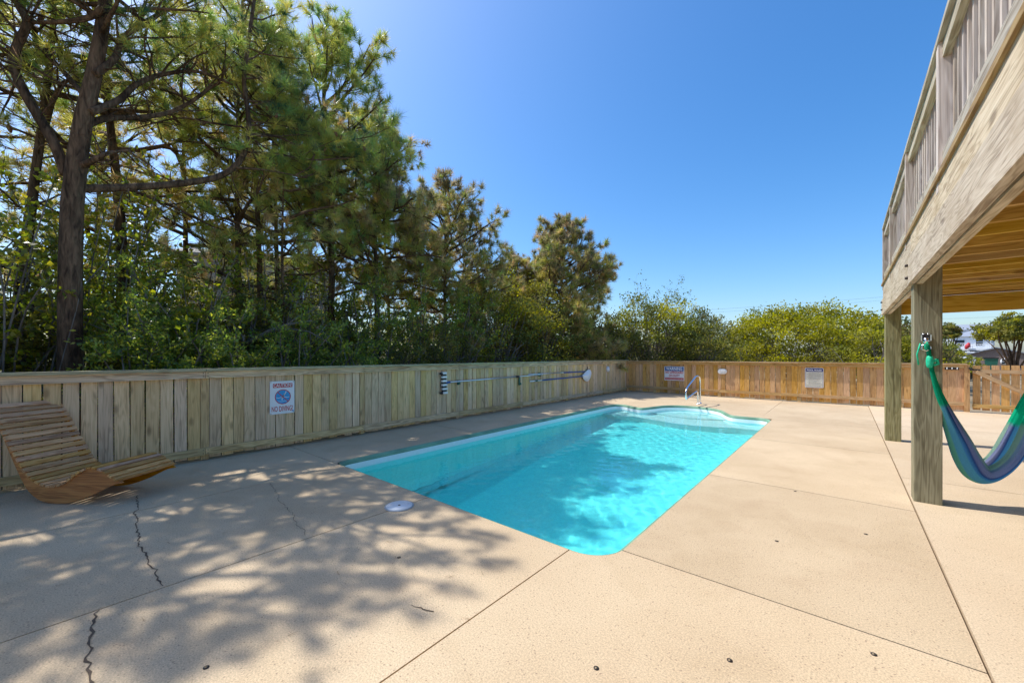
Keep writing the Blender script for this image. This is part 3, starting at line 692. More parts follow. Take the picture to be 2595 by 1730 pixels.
def panel(w, h, t, r=0.012, n=5):
    pts = arc(w / 2 - r, h / 2 - r, r, r, 0, 90, n) + arc(-w / 2 + r, h / 2 - r, r, r, 90, 180, n) + arc(-w / 2 + r, -h / 2 + r, r, r, 180, 270, n) + arc(w / 2 - r, -h / 2 + r, r, r, 270, 360, n)
    m = MB().prism(pts, 0, t); m.v = [(p[0], -p[2], p[1]) for p in m.v]; m.f = [tuple(f) for f in m.f]; return m
def flat(parent, name, w, h, x, z, d, mat, r=0.004, t=0.0008):
    o = panel(w, h, t, r).build(name, mat, parent, (x, -d, z)); return o

# CAUTION / NO DIVING on the side fence, facing +x
cs = thing('caution_sign', 'white no-diving caution sign with blue circle on the weathered fence', 'sign', (FX + 0.012, 2.293, 0.752), R_(90))
panel(0.338, 0.488, 0.003, 0.008).build('panel', M_signw, cs)
flat(cs, 'red_band', 0.268, 0.062, 0.005, 0.178, 0.0035, M_red, 0.008)
letters(cs, 'CAUTION!', 0.005, 0.178, 0.050, 0.250, M_signw, 0.0008, 0.0052)
letters(cs, 'NO DIVING!', 0.0, -0.172, 0.080, 0.29, M_red, 0.0010, 0.0045)
def disc(parent, name, r0, r1, x, z, d, mat, n=40):
    m = MB(); vs = []; fs = []
    for k in range(n):
        a = 2 * math.pi * k / n; vs += [(r0 * math.cos(a), 0, r0 * math.sin(a)), (r1 * math.cos(a), 0, r1 * math.sin(a))]
    if r0 > 0:
        for k in range(n): j = (k + 1) % n; fs.append((2 * k, 2 * k + 1, 2 * j + 1, 2 * j))
    else: fs.append(tuple(2 * k + 1 for k in range(n)))
    m.add(vs, fs); return m.build(name, mat, parent, (x, -d, z))
disc(cs, 'blue_disc', 0, 0.099, 0.006, 0.008, 0.0040, M_lblue); disc(cs, 'red_ring', 0.099, 0.110, 0.006, 0.008, 0.0041, M_red)
dv = MB()
def stroke(m, pts, w):
    for a, b in zip(pts[:-1], pts[1:]):
        a = Vector((a[0], 0, a[1])); b = Vector((b[0], 0, b[1])); t = (b - a).normalized(); nn = Vector((t.z, 0, -t.x)) * w / 2
        m.add([a - nn, b - nn, b + nn, a + nn], [(0, 1, 2, 3)])
stroke(dv, [(0.045, 0.082), (0.036, 0.052), (0.012, 0.028), (-0.010, -0.01), (-0.012, -0.05)], 0.012)
stroke(dv, [(0.020, 0.036), (0.000, 0.006), (-0.018, -0.012)], 0.018)
stroke(dv, [(-0.09, -0.006), (-0.06, -0.018), (-0.03, -0.006), (0.0, -0.016), (0.03, -0.002), (0.06, -0.012), (0.088, -0.004)], 0.007)
stroke(dv, [(-0.065, -0.062), (-0.02, -0.072), (0.03, -0.06), (0.066, -0.066)], 0.005)
dv.build('diver_mark', M_signw, cs, (0.006, -0.0046, 0.008))
sl = MB(); stroke(sl, [(-0.072, 0.072), (0.072, -0.072)], 0.011); sl.build('red_slash', M_red, cs, (0.006, -0.0053, 0.008))
gm_ = MB()
for x, z in ((-0.155, 0.23), (0.155, 0.23), (-0.155, -0.23), (0.155, -0.23)): gm_.tube([(x, -0.003, z), (x, -0.006, z)], 0.006, 8)
gm_.build('grommets', M_brass, cs)
MB().cbox((0.147, -0.004, -0.212), (0.022, 0.001, 0.02)).build('maker_mark', M_lblue, cs)

# WARNING / NO LIFEGUARD ON DUTY on the cedar fence, facing -y
ws = thing('warning_sign', 'red white and blue no-lifeguard warning sign on the cedar fence', 'sign', (-4.655, FY - 0.006, 0.735))
panel(0.685, 0.50, 0.003, 0.012).build('panel', M_signw, ws)
flat(ws, 'blue_band', 0.645, 0.145, 0, 0.162, 0.0036, M_sblue, 0.004)
letters(ws, 'WARNING', 0, 0.162, 0.105, 0.56, M_signw, 0.004, 0.0052)
letters(ws, 'NO LIFEGUARD', 0, 0.035, 0.085, 0.62, M_red, 0.003, 0.0045)
letters(ws, 'ON DUTY', 0, -0.082, 0.085, 0.38, M_red, 0.003, 0.0045)
flat(ws, 'pink_band', 0.645, 0.085, 0, -0.186, 0.0036, M_pink, 0.004)
fp = MB()
for k in range(17):
    if k % 5 != 4: fp.cbox((-0.22 + k * 0.0275, -0.005, -0.186), (0.019, 0.001, 0.022))
fp.build('small_print', M_red, ws)
ct = MB()
for sx in (-1, 1): ct.add([(sx * 0.315, -0.005, -0.215), (sx * 0.26, -0.005, -0.215), (sx * 0.315, -0.005, -0.165)], [(0, 1, 2) if sx < 0 else (0, 2, 1)])
ct.build('corner_mark', M_red, ws)

# POOL RULES
ps = thing('pool_rules_sign', 'tall cream pool rules sign with navy header on the cedar fence', 'sign', (-0.696, FY - 0.006, 0.727))
panel(0.43, 0.575, 0.003, 0.03).build('panel', M_signw, ps)
flat(ps, 'navy_border', 0.405, 0.55, 0, 0, 0.0034, M_navy, 0.026, 0.0004); flat(ps, 'cream_field', 0.393, 0.538, 0, 0, 0.0040, M_cream, 0.022, 0.0004)
flat(ps, 'navy_band', 0.393, 0.095, 0, 0.221, 0.0046, M_navy, 0.02, 0.0004)
letters(ps, 'POOL RULES', 0, 0.219, 0.045, 0.345, M_signw, 0.0026, 0.0058)
rg = random.Random(5); pr = MB()
for k in range(15):
    z = 0.145 - k * 0.0235; x = -0.13; end = rg.uniform(0.02, 0.165)
    if k in (2, 5, 9, 12): pr.cbox((-0.155, -0.0052, z), (0.014, 0.0006, 0.009))
    while x < end:
        w = rg.uniform(0.012, 0.035); pr.cbox((x + w / 2, -0.0052, z), (w, 0.0006, 0.008)); x += w + 0.008
pr.cbox((0, -0.0052, -0.217), (0.38, 0.0006, 0.005))
for k in range(7): pr.cbox((-0.14 + k * 0.045, -0.0052, -0.243), (0.03, 0.0006, 0.009))
pr.build('small_print', M_ink, ps)

# ------------------------------------------------------------------ lights and hooks on the fences
bl1 = thing('wall_light', 'white oval bulkhead light between the two signs on the cedar fence', 'light', (-3.105, FY - 0.004, 0.848))
o = panel(0.27, 0.175, 0.03, 0.087, 10).build('base', M_white, bl1); bevel_obj(o, 0.008)
o = panel(0.21, 0.11, 0.055, 0.055, 10).build('lens', M_signw, bl1); bevel_obj(o, 0.02, 3)
for z in (-0.02, 0.02): MB().cbox((0, -0.058, z), (0.17, 0.006, 0.008)).build('guard_bar', M_white, bl1)
bl2 = thing('wall_light', 'small round white light near the corner of the weathered fence', 'light', (FX + 0.006, 12.88, 0.887), R_(90))
m = MB().tube([(0, 0, 0), (0, -0.03, 0)], 0.10, 24); m.build('base', M_white, bl2)
m = MB().tube([(0, -0.03, 0), (0, -0.05, 0), (0, -0.06, 0)], [0.075, 0.065, 0.03], 24); m.build('lens', M_signw, bl2)
hk = thing('hook_rack', 'dark hook rack with three pale hooks on the cedar fence top rail', 'hook rack', (2.0, FY - 0.041, 1.05))
MB().cbox((0, -0.008, 0.0), (0.235, 0.016, 0.055)).build('board', M_rust, hk)
for x in (-0.085, 0, 0.085): MB().tube([(x, -0.016, 0.015), (x, -0.05, 0.0), (x, -0.06, -0.02), (x, -0.05, 0.0), (x, -0.055, 0.03)], 0.009, 6).build('hook', M_white, hk)

# ------------------------------------------------------------------ pool tools hung on the side fence
TX = FX + 0.065
vac = thing('pool_vacuum', 'pool vacuum head with black and white weights on a silver pole', 'pool vacuum', (TX, 5.36, 0.80))
def Vp(y, z, x=0.0): return (x, y - 5.36, z - 0.80)
MB().tube([Vp(5.41, 0.806), Vp(5.52, 0.812)], 0.026, 10).build('handle_socket', M_blue, vac)
MB().tube([Vp(5.52, 0.812), Vp(7.70, 0.836)], 0.017, 10).build('pole', M_alu, vac)
MB().tube([Vp(7.70, 0.836), Vp(7.83, 0.8375)], 0.026, 10).build('clamp', M_black, vac)
MB().tube([Vp(7.83, 0.8375), Vp(8.86, 0.846)], 0.013, 10).build('pole', M_alu, vac)
for k in range(6):
    z = 1.01 - k * 0.082
    MB().cbox(Vp(5.355 + 0.006 * k, z), (0.055, 0.12, 0.04)).build('weight', M_signw, vac)
    if k < 5: MB().cbox(Vp(5.345 + 0.006 * k, z - 0.041), (0.045, 0.10, 0.042)).build('link_plate', M_black, vac)
for z in (1.0, 0.6): MB().tube([Vp(5.29, z, -0.03), Vp(5.29, z, 0.03)], 0.025, 10).build('wheel', M_black, vac)
pole = thing('telescopic_pole', 'silver and blue telescopic pole, upper one beside the net', 'pole', (TX, 8.2, 0.87))
def Pp(y, z, x=0.0): return (x, y - 8.2, z - 0.87)
MB().tube([Pp(8.24, 0.873, -.01), Pp(9.85, 0.865, -.01)], 0.013, 10).build('inner_tube', M_alu, pole)
MB().tube([Pp(9.80, 0.865, -.01), Pp(9.92, 0.864, -.01)], 0.022, 10).build('collar', M_cream, pole)
MB().tube([Pp(9.92, 0.864, -.01), Pp(11.2, 0.857, -.01)], 0.018, 10).build('outer_tube', M_blue, pole)
net = thing('skimmer_net', 'white leaf skimmer net on a blue pole below the silver poles', 'skimmer net', (TX, 9.9, 0.69))
def Np(y, z, x=0.0): return (x, y - 9.9, z - 0.69)
MB().tube([Np(8.30, 0.688), Np(8.52, 0.690)], 0.018, 10).build('grip', M_signw, net)
MB().tube([Np(8.52, 0.690), Np(8.62, 0.691)], 0.022, 10).build('clip', M_green, net)
MB().tube([Np(8.62, 0.691), Np(8.82, 0.692)], 0.020, 10).build('collar', M_cream, net)
MB().tube([Np(8.82, 0.692), Np(11.06, 0.712)], 0.018, 10).build('pole', M_blue, net)
rim = [(11.02, 0.715), (11.15, 0.60), (11.30, 0.545), (11.44, 0.585), (11.55, 0.70), (11.58, 0.82), (11.50, 0.90), (11.38, 0.90), (11.2, 0.82), (11.02, 0.735)]
rc = smooth_curve(rim + [rim[0]], 4)
MB().tube([Np(a, b) for a, b in rc], 0.012, 6, False).build('rim', M_white, net)
mm = MB(); c_ = (11.33, 0.72); n = len(rc)
vs = [Np(c_[0], c_[1], 0.07)] + [Np(c_[0] + (a - c_[0]) * 0.6, c_[1] + (b - c_[1]) * 0.6, 0.055) for a, b in rc] + [Np(a, b, 0.0) for a, b in rc]
fs = [(0, 1 + i, 2 + i) for i in range(n - 1)] + [(1 + i, 1 + n + i, 2 + n + i, 2 + i) for i in range(n - 1)]
mm.add(vs, fs, True).build('mesh_bag', M_signw, net)
for y, z0, z1, g in ((5.80, 0.74, 0.84, 'hanger nearest the vacuum head'), (7.905, 0.61, 0.82, 'long hanger in the middle below the black clamp'), (8.78, 0.80, 0.90, 'hanger at the thin end of the silver pole')):
    h = tag(MB().cbox((0, 0, 0), (0.03, 0.045, z1 - z0)).cbox((0.03, 0, -(z1 - z0) / 2 + 0.02), (0.06, 0.03, 0.02)).cbox((0.05, 0, -(z1 - z0) / 2 + 0.04), (0.012, 0.03, 0.05)).build('pole_hanger', M_green, None, (FX + 0.018, y, (z0 + z1) / 2)),
            'green plastic pole ' + g, 'hanger', 'pole hangers on the weathered fence')
tag(MB().tube([(0, 0, 0.05), (0, 0, -0.03), (0.05, 0, -0.05), (0.07, 0, -0.02)], 0.008, 6).build('pole_hanger', M_rust, None, (FX + 0.01, 11.45, 0.96)), 'thin dark hook above the skimmer net', 'hanger', 'pole hangers on the weathered fence')

# ------------------------------------------------------------------ handrail, skimmer lid, deck anchors
hr = thing('pool_handrail', 'polished steel figure-four handrail at the pool steps', 'handrail', (-3.19, 12.05, 0))
path = smooth_curve([(0.10, 0.0), (0.105, 0.40), (0.10, 0.66), (0.04, 0.765), (-0.10, 0.79), (-0.36, 0.775), (-0.55, 0.71), (-1.05, 0.545), (-1.20, 0.46), (-1.235, 0.36), (-1.20, 0.255), (-1.08, 0.245), (-0.40, 0.345), (-0.20, 0.36), (-0.12, 0.28), (-0.11, 0.0)], 6)
MB().tube([(0, p[0], p[1]) for p in path], 0.0225, 12).build('rail', M_steel, hr)
for y in (0.10, -0.11): MB().tube([(0, y, 0.003), (0, y, 0.012), (0, y, 0.03)], [0.055, 0.05, 0.03], 20).build('escutcheon', M_steel, hr)
lid = thing('pool_skimmer', 'round white skimmer lid set in the deck near the pool', 'pool skimmer', (-3.115, 2.09, 0.0))
MB().tube([(0, 0, 0.001), (0, 0, 0.008)], 0.130, 48).build('frame', M_grey, lid)
MB().tube([(0, 0, 0.008), (0, 0, 0.012)], 0.116, 48).build('lid', M_signw, lid)
lr = MB()
for r in (0.03, 0.055, 0.08, 0.102): lr.tube([(r * math.cos(a * math.pi / 20), r * math.sin(a * math.pi / 20), 0.012) for a in range(41)], 0.0022, 5, False)
lr.build('ribs', M_white, lid); MB().tube([(0, 0, 0.012), (0, 0, 0.0135)], 0.012, 14).build('finger_hole', M_black, lid)
anchors = [(-0.39, 3.51, 'nearest the right edge of the pool'), (0.12, 4.09, 'beside the near deck post'), (-0.40, 2.0, 'left one before the cross joint'), (0.10, 2.47, 'between cross joint and long joint'), (-0.84, 1.57, 'nearest the joint from the pool corner'), (-0.39, 4.92, 'on the faint cross joint by the pool'), (-2.16, 0.46, 'alone in the foreground tree shade'), (-2.33, 1.56, 'in the tree shade near the skimmer lid')]
for i, (x, y, t) in enumerate(anchors):
    a = thing('deck_anchor', 'small dark brass deck anchor ' + t, 'deck anchor', (x, y, 0.0), 0, 'deck anchors set in the concrete')
    r = 0.012
    MB().tube([(0, 0, 0.0005), (0, 0, 0.003)], r, 16).build('ring', M_rust, a); MB().tube([(0, 0, 0.003), (0, 0, 0.005)], r * 0.6, 12).build('plug', M_brass, a)

# ------------------------------------------------------------------ hammock
def strap_mat():
    m, nt, bs = new_mat('hammock_weave'); L = nt.links; nn = nt.nodes.new
    a = nn('ShaderNodeAttribute'); a.attribute_name = 'tint'
    uv = nn('ShaderNodeUVMap'); uv.uv_map = 'weave'
    mp = nn('ShaderNodeMapping'); mp.inputs['Scale'].default_value = (260, 60, 1); L.new(uv.outputs[0], mp.inputs['Vector'])
    w1 = nn('ShaderNodeTexWave'); w1.wave_type = 'BANDS'; w1.bands_direction = 'DIAGONAL'; w1.inputs['Scale'].default_value = 0.3; w1.inputs['Distortion'].default_value = 1.5; L.new(mp.outputs[0], w1.inputs['Vector'])
    w2 = nn('ShaderNodeTexNoise'); w2.inputs['Scale'].default_value = 0.9; L.new(mp.outputs[0], w2.inputs['Vector'])
    mm = nn('ShaderNodeMath'); mm.operation = 'MULTIPLY'; L.new(w1.outputs['Fac'], mm.inputs[0]); L.new(w2.outputs['Fac'], mm.inputs[1])
    mr = nn('ShaderNodeMapRange'); mr.inputs['From Max'].default_value = 0.6; mr.inputs['To Min'].default_value = 0.55; mr.inputs['To Max'].default_value = 1.6; L.new(mm.outputs[0], mr.inputs['Value'])
    hs = nn('ShaderNodeHueSaturation'); L.new(mr.outputs[0], hs.inputs['Value']); L.new(a.outputs['Color'], hs.inputs['Color']); L.new(hs.outputs[0], bs.inputs['Base Color'])
    bp = nn('ShaderNodeBump'); bp.inputs['Strength'].default_value = 0.8; bp.inputs['Distance'].default_value = 0.006; L.new(mm.outputs[0], bp.inputs['Height']); L.new(bp.outputs[0], bs.inputs['Normal'])
    bs.inputs['Roughness'].default_value = 0.8; bs.inputs['Specular IOR Level'].default_value = 0.15
    tr = nn('ShaderNodeBsdfTranslucent'); L.new(hs.outputs[0], tr.inputs['Color']); ms = nn('ShaderNodeMixShader'); ms.inputs[0].default_value = 0.52
    L.new(bs.outputs[0], ms.inputs[1]); L.new(tr.outputs[0], ms.inputs[2]); L.new(ms.outputs[0], nt.nodes['Material Output'].inputs['Surface'])
    return m
M_weave = strap_mat()
HK = Vector((0.566, 5.215, 1.49))
ham = thing('hammock', 'green blue and purple woven hammock hanging from the near deck post', 'hammock', HK)
hd = Vector((0.8, 0.6, 0))
cl = smooth_curve([(0.0, -0.02), (0.014, -0.12), (0.042, -0.28), (0.088, -0.48), (0.145, -0.70), (0.205, -0.90), (0.265, -1.08), (0.345, -1.215), (0.46, -1.275), (0.60, -1.235), (0.75, -1.10), (0.87, -0.88), (0.95, -0.62), (1.02, -0.35), (1.07, -0.12), (1.10, 0.10), (1.12, 0.5), (1.13, 0.80)], 6)
cum = [0.0]
for i in range(1, len(cl)): cum.append(cum[-1] + (Vector(cl[i]) - Vector(cl[i - 1])).length)
TOT = cum[-1]
G1 = (0.01, 0.60, 0.33); G0 = (0.01, 0.36, 0.2)
bands = [(0.0, (0.22, 0.66, 0.46)), (0.13, (0.14, 0.50, 0.72)), (0.36, (0.10, 0.36, 0.72)), (0.49, (0.03, 0.09, 0.34)), (0.54, (0.33, 0.36, 0.60)), (0.75, (0.30, 0.40, 0.58)), (0.81, (0.36, 0.54, 0.42)), (1.01, (0.36, 0.54, 0.42))]
def band(v):
    for k in range(len(bands) - 1):
        if bands[k][0] <= v < bands[k + 1][0]: return bands[k][1]
    return bands[-1][1]
NV = 40; hv = []; hf = []; hc = []; huv = []
side = Vector((-hd.y, hd.x, 0))
rgh = random.Random(8)
for i, p in enumerate(cl):
    a = Vector(cl[max(i - 1, 0)]); b = Vector(cl[min(i + 1, len(cl) - 1)]); t2 = (b - a).normalized()
    t = hd * t2.x + Vector((0, 0, t2.y)); nrm = (hd * -t2.y + Vector((0, 0, t2.x)))         # towards the inside of the U
    u = cum[i] / TOT
    s = min(1, max(0, (u - 0.06) / 0.27)); s2 = min(1, max(0, (0.82 - u) / 0.3)); w = min(s * s * (3 - 2 * s), s2 * s2 * (3 - 2 * s2))
    A = 0.018 + 0.07 * w; B = 0.020 + 0.155 * w
    for k in range(NV + 1):
        th = R_(-150 + 300 * k / NV); fold = 1 + 0.05 * w * math.sin(k * 1.9 + u * 9) + 0.03 * w * math.sin(k * 0.9 + u * 23) + 0.16 * (1 - w) * math.sin(k * 2.6 + u * 5)
        q = hd * p[0] + Vector((0, 0, p[1])) + side * (A * math.sin(th) * fold) + nrm * (B * (1 - math.cos(th)) / 2 * 1.05 - 0.0) * fold
        hv.append(q)
        v = abs(k / NV - 0.5) * 2
        hc.append(G1 if (u < 0.15 or u > 0.57) else band(v)); huv.append((u * 4, k / NV))
for i in range(len(cl) - 1):
    for k in range(NV):
        a = i * (NV + 1) + k; hf.append((a, a + 1, a + NV + 2, a + NV + 1))
me = bpy.data.meshes.new('bed'); me.from_pydata([tuple(p) for p in hv], [], hf); me.polygons.foreach_set('use_smooth', [True] * len(hf))
ca = me.color_attributes.new('tint', 'FLOAT_COLOR', 'POINT'); ca.data.foreach_set('color', np.array([(*c, 1) for c in hc], dtype=np.float32).ravel())
ul = me.uv_layers.new(name='weave'); ul.data.foreach_set('uv', np.array([huv[l.vertex_index] for l in me.loops], dtype=np.float32).ravel())
hb = link('bed', me, M_weave, ham)
M_rope = plain('green_cord', (0.01, 0.55, 0.30), 0.7, var=0.2, scale=60, bump=0.4)
kn = MB()
kp = hd * 0.03 + Vector((0, 0, -0.17))
kn.tube([kp + Vector((0, 0, 0.055)), kp + Vector((0, 0, 0.03)), kp, kp - Vector((0, 0, 0.03)), kp - Vector((0, 0, 0.055))], [0.018, 0.024, 0.026, 0.024, 0.018], 12)
kn.tube([kp + hd * 0.02, kp + hd * 0.065 + Vector((0, 0, 0.02)), kp + hd * 0.07 - Vector((0, 0, 0.02)), kp + hd * 0.03 - Vector((0, 0, 0.03))], 0.013, 8)
kn.build('knot', M_rope, ham)
MB().tube([hd * 0.0 + Vector((0, 0, -0.06)), hd * 0.012 + Vector((-0.012, 0, -0.02)), hd * 0.0 + Vector((0, -0.01, 0.005)), hd * 0.02 + Vector((0, -0.005, -0.03))], 0.012, 8).build('loop', M_rope, ham)
tail = [Vector((-0.035, 0.03, 0.0)), Vector((-0.055, 0.045, -0.10)), Vector((-0.045, 0.05, -0.2))]
MB().tube(tail, 0.006, 6).build('loose_cord', M_rope, ham)
hw = thing('hammock_hook', 'shiny metal swivel hook holding the hammock on the near deck post', 'hook', (HK.x, 5.277, HK.z))
MB().cbox((0, -0.006, 0.06), (0.05, 0.01, 0.06)).build('plate', M_rust, hw)
for x in (-0.016, 0.016): MB().tube([(x, -0.012, 0.085), (x, -0.03, 0.085)], 0.008, 10).build('bolt', M_steel, hw)
for x in (-0.03, 0.03): MB().cbox((x, -0.035, 0.05), (0.008, 0.05, 0.055)).build('cheek', M_steel, hw)
MB().tube([(0, -0.05, 0.05), (0, -0.055, 0.02), (0, -0.055, -0.0)], [0.02, 0.024, 0.016], 12).build('swivel', M_steel, hw)
MB().tube([(0.0, -0.055, 0.0), (0.026, -0.058, -0.025), (0.03, -0.06, -0.05), (0.0, -0.062, -0.07), (-0.03, -0.06, -0.05), (-0.026, -0.058, -0.02), (0, -0.055, 0.0)], 0.006, 8).build('carabiner', M_steel, hw)
# ------------------------------------------------------------------ trees and shrubs
def unit(a): return a / np.maximum(np.linalg.norm(a, axis=-1, keepdims=True), 1e-9)
def fast_mesh(name, v, nper, cols, mat, parent):
    """v: (n*nper,3) vertices, one polygon of nper corners per group; cols per polygon"""
    n = len(v) // nper
    me = bpy.data.meshes.new(name)
    me.vertices.add(len(v)); me.vertices.foreach_set('co', np.ascontiguousarray(v, dtype=np.float32).ravel())
    me.loops.add(len(v)); me.loops.foreach_set('vertex_index', np.arange(len(v), dtype=np.int32))
    me.polygons.add(n); me.polygons.foreach_set('loop_start', np.arange(0, len(v), nper, dtype=np.int32))
    me.update(calc_edges=True)
    ca = me.color_attributes.new('tint', 'BYTE_COLOR', 'POINT')
    c = np.ones((len(v), 4), np.float32); c[:, :3] = np.repeat(cols, nper, 0)
    ca.data.foreach_set('color', c.ravel())
    return link(name, me, mat, parent)

class Tree:
    def __init__(s, seed):
        s.rg = random.Random(seed); s.rs = np.random.RandomState(seed)
        s.base = None; s.wood = MB(); s.tp = []; s.td = []; s.ts = []; s.tk = []      # tuft position, direction, size, kind
    def branch_pts(s, p, d, L, n, wob, up):
        pts = [Vector(p)]; d = Vector(d).normalized()
        for i in range(n):
            d = (d + Vector((s.rg.gauss(0, wob), s.rg.gauss(0, wob), s.rg.gauss(0, wob) + up))).normalized()
            pts.append(pts[-1] + d * (L / n))
        return pts
    def keep_out(s, P):
        """nothing grows through the two fences"""
        if s.base is None or len(P) == 0: return P
        P = np.array(P, dtype=float); bx, by = s.base
        if bx < -6.7 and by < 14.6:
            x = P[:, 0] + bx; P[:, 0] = np.where((x > -6.66) & (P[:, 2] < 1.5), -6.66 - (x + 6.66) * 0.4, x) - bx
        if by > 14.6:
            y = P[:, 1] + by; P[:, 1] = np.where((y < 14.7) & (P[:, 2] < 1.5), 14.7 + (14.7 - y) * 0.4, y) - by
        return P
    def wood_build(s, name, mat, root):
        s.wood.v = [tuple(p) for p in s.keep_out(s.wood.v)]; return s.wood.build(name, mat, root)
    def tuft(s, p, d, size, kind=0):
        s.tp.append(tuple(p)); s.td.append(tuple(d)); s.ts.append(size); s.tk.append(kind)
    def grow(s, p, d, L, r, lev, leafy=True, size=0.16, dens=6.0, up=0.10, wob=0.16, kind=0):
        n = 5 if lev >= 2 else (4 if lev == 1 else 3)
        pts = s.branch_pts(p, d, L, n, wob, up)
        rr = [r * (1 - 0.72 * i / n) for i in range(n + 1)]
        s.wood.tube(pts, rr, 5 if r > 0.012 else 3, False)
        if lev == 0:
            if leafy:
                e = (pts[-1] - pts[-2]).normalized(); s.tuft(pts[-1], e, size * s.rg.uniform(0.8, 1.2), kind)
                if s.rg.random() < 0.55: s.tuft(pts[-2], (e + Vector((s.rg.gauss(0, .4), s.rg.gauss(0, .4), .1))).normalized(), size * s.rg.uniform(0.7, 1.05), kind)
            return
        m = max(2, int(L * dens * (0.75 if lev == 2 else 1.0)))
        for k in range(m):
            t = 0.28 + 0.72 * (k + s.rg.random()) / m; q = t * n; i = min(int(q), n - 1)
            b = pts[i].lerp(pts[i + 1], q - i); dd = (pts[i + 1] - pts[i]).normalized()
            ax = dd.orthogonal().normalized(); ax.rotate(Matrix.Rotation(s.rg.uniform(0, 6.28), 3, dd))
            a = R_(s.rg.uniform(32, 62)); cd = (dd * math.cos(a) + ax * math.sin(a)); cd.z += 0.12; cd.normalize()
            l2 = L * s.rg.uniform(0.26, 0.46) * (1.15 - 0.5 * t)
            if lev == 1: l2 = max(0.14, min(l2, 0.42))
            s.grow(b, cd, l2, max(0.0028, r * (1 - 0.7 * t) * 0.5), lev - 1, leafy, size, dens, up, wob, kind)
    def needles(s, per, width, pal, name='crown', parent=None, spread=(12, 88), candles=0.0, top=None):
        if not s.tp: return None
        P = np.array(s.tp); D = unit(np.array(s.td)); S = np.array(s.ts); K = np.array(s.tk); rs = s.rs
        M = len(P)
        base = np.array(pal)[rs.randint(0, len(pal), M)] * rs.uniform(0.75, 1.25, (M, 1))
        if top is not None:                                                # rusty new growth towards the treetop
            f = np.clip((P[:, 2] / P[:, 2].max() - 0.45) / 0.5, 0, 1); sel = rs.random_sample(M) < f * 0.75
            base[sel] = np.array(top)[rs.randint(0, len(top), sel.sum())] * rs.uniform(0.75, 1.2, (sel.sum(), 1))
        n = per * M; i = np.repeat(np.arange(M), per)
        d = D[i]; q = unit(rs.normal(size=(n, 3))); perp = unit(q - d * (q * d).sum(1, keepdims=True))
        th = np.radians(rs.uniform(spread[0], spread[1], (n, 1)))
        nd = unit(d * np.cos(th) + perp * np.sin(th)); nd[:, 2] -= 0.10; nd = unit(nd)
        L = (S[i] * rs.uniform(0.75, 1.1, n))[:, None]
        b = P[i] - d * (rs.uniform(0, 0.75, (n, 1)) * L * 0.7)
        sd = unit(np.cross(nd, rs.normal(size=(n, 3)))) * (width / 2)
        v = np.stack([b - sd, b + sd, b + nd * L], 1).reshape(-1, 3)
        col = base[i] * rs.uniform(0.8, 1.25, (n, 1))
        if candles > 0:                                                    # upright brown new shoots on outer tips
            sel = np.where(rs.random_sample(M) < candles)[0]; m = 5
            j = np.repeat(sel, m); k = len(j)
            up = unit(D[j] * 0.4 + np.array([0, 0, 1.0]) + rs.normal(size=(k, 3)) * 0.16)
            l2 = (S[j] * rs.uniform(0.45, 0.95, k))[:, None]
            sd2 = unit(np.cross(up, rs.normal(size=(k, 3)))) * (width * 0.75)
            b2 = P[j] + rs.normal(size=(k, 3)) * 0.018
            v = np.vstack([v, np.stack([b2 - sd2, b2 + sd2, b2 + up * l2], 1).reshape(-1, 3)])
            cb = np.array([[0.26, 0.155, 0.075], [0.22, 0.14, 0.085], [0.30, 0.20, 0.10]])[rs.randint(0, 3, k)]
            col = np.vstack([col, cb * rs.uniform(0.7, 1.2, (k, 1))])
        return fast_mesh(name, v, 3, np.clip(col, 0, 1), M_needle, parent)
    def leaves(s, centers, axes, size, pal, mat, parent, name='crown', aspect=0.45, flat=0.0):
        rs = s.rs; C = s.keep_out(np.asarray(centers)); n = len(C); A = unit(np.asarray(axes))
        sz = size * rs.uniform(0.65, 1.25, (n, 1))
        nr = unit(np.cross(A, unit(rs.normal(size=(n, 3)) + np.array([0, 0, flat]))))
        w = nr * sz * aspect * 0.5; nor = unit(np.cross(A, nr))
        v = np.stack([C, C + A * sz * 0.45 + w + nor * sz * 0.06, C + A * sz, C + A * sz * 0.45 - w + nor * sz * 0.06], 1).reshape(-1, 3)
        col = np.array(pal)[rs.randint(0, len(pal), n)] * rs.uniform(0.7, 1.3, (n, 1))
        return fast_mesh(name, v, 4, np.clip(col, 0, 1), mat, parent)

PINE = [(0.291, 0.359, 0.086), (0.348, 0.391, 0.086), (0.232, 0.345, 0.117), (0.427, 0.407, 0.095), (0.505, 0.454, 0.127)]
PINE_Y = [(0.351, 0.328, 0.077), (0.423, 0.367, 0.095), (0.262, 0.301, 0.077), (0.397, 0.349, 0.142), (0.513, 0.372, 0.179)]
PINE_B = [(0.238, 0.224, 0.119), (0.321, 0.257, 0.156), (0.227, 0.21, 0.079), (0.184, 0.21, 0.065), (0.35, 0.283, 0.177)]

def trunk(T, base, H, r0, lean=(0, 0), bend=0.12, top=0.12, n=9):
    pts = []; rr = []; ph = T.rg.uniform(0, 6.28)
    for i in range(n + 1):
        t = i / n
        pts.append(Vector((base[0] + lean[0] * t * H + bend * math.sin(ph + 5 * t) * t, base[1] + lean[1] * t * H + bend * math.cos(ph * 1.7 + 4 * t) * t, -0.1 + (H + 0.1) * t)))
        rr.append(r0 * (1.25 if i == 0 else 1) * (1 - (1 - top) * t ** 0.9))
    T.wood.tube(pts, rr, 12, True); return pts, rr
def on_path(pts, z):
    for a, b in zip(pts[:-1], pts[1:]):
        if a.z <= z <= b.z: return a.lerp(b, (z - a.z) / (b.z - a.z + 1e-9))
    return pts[-1]

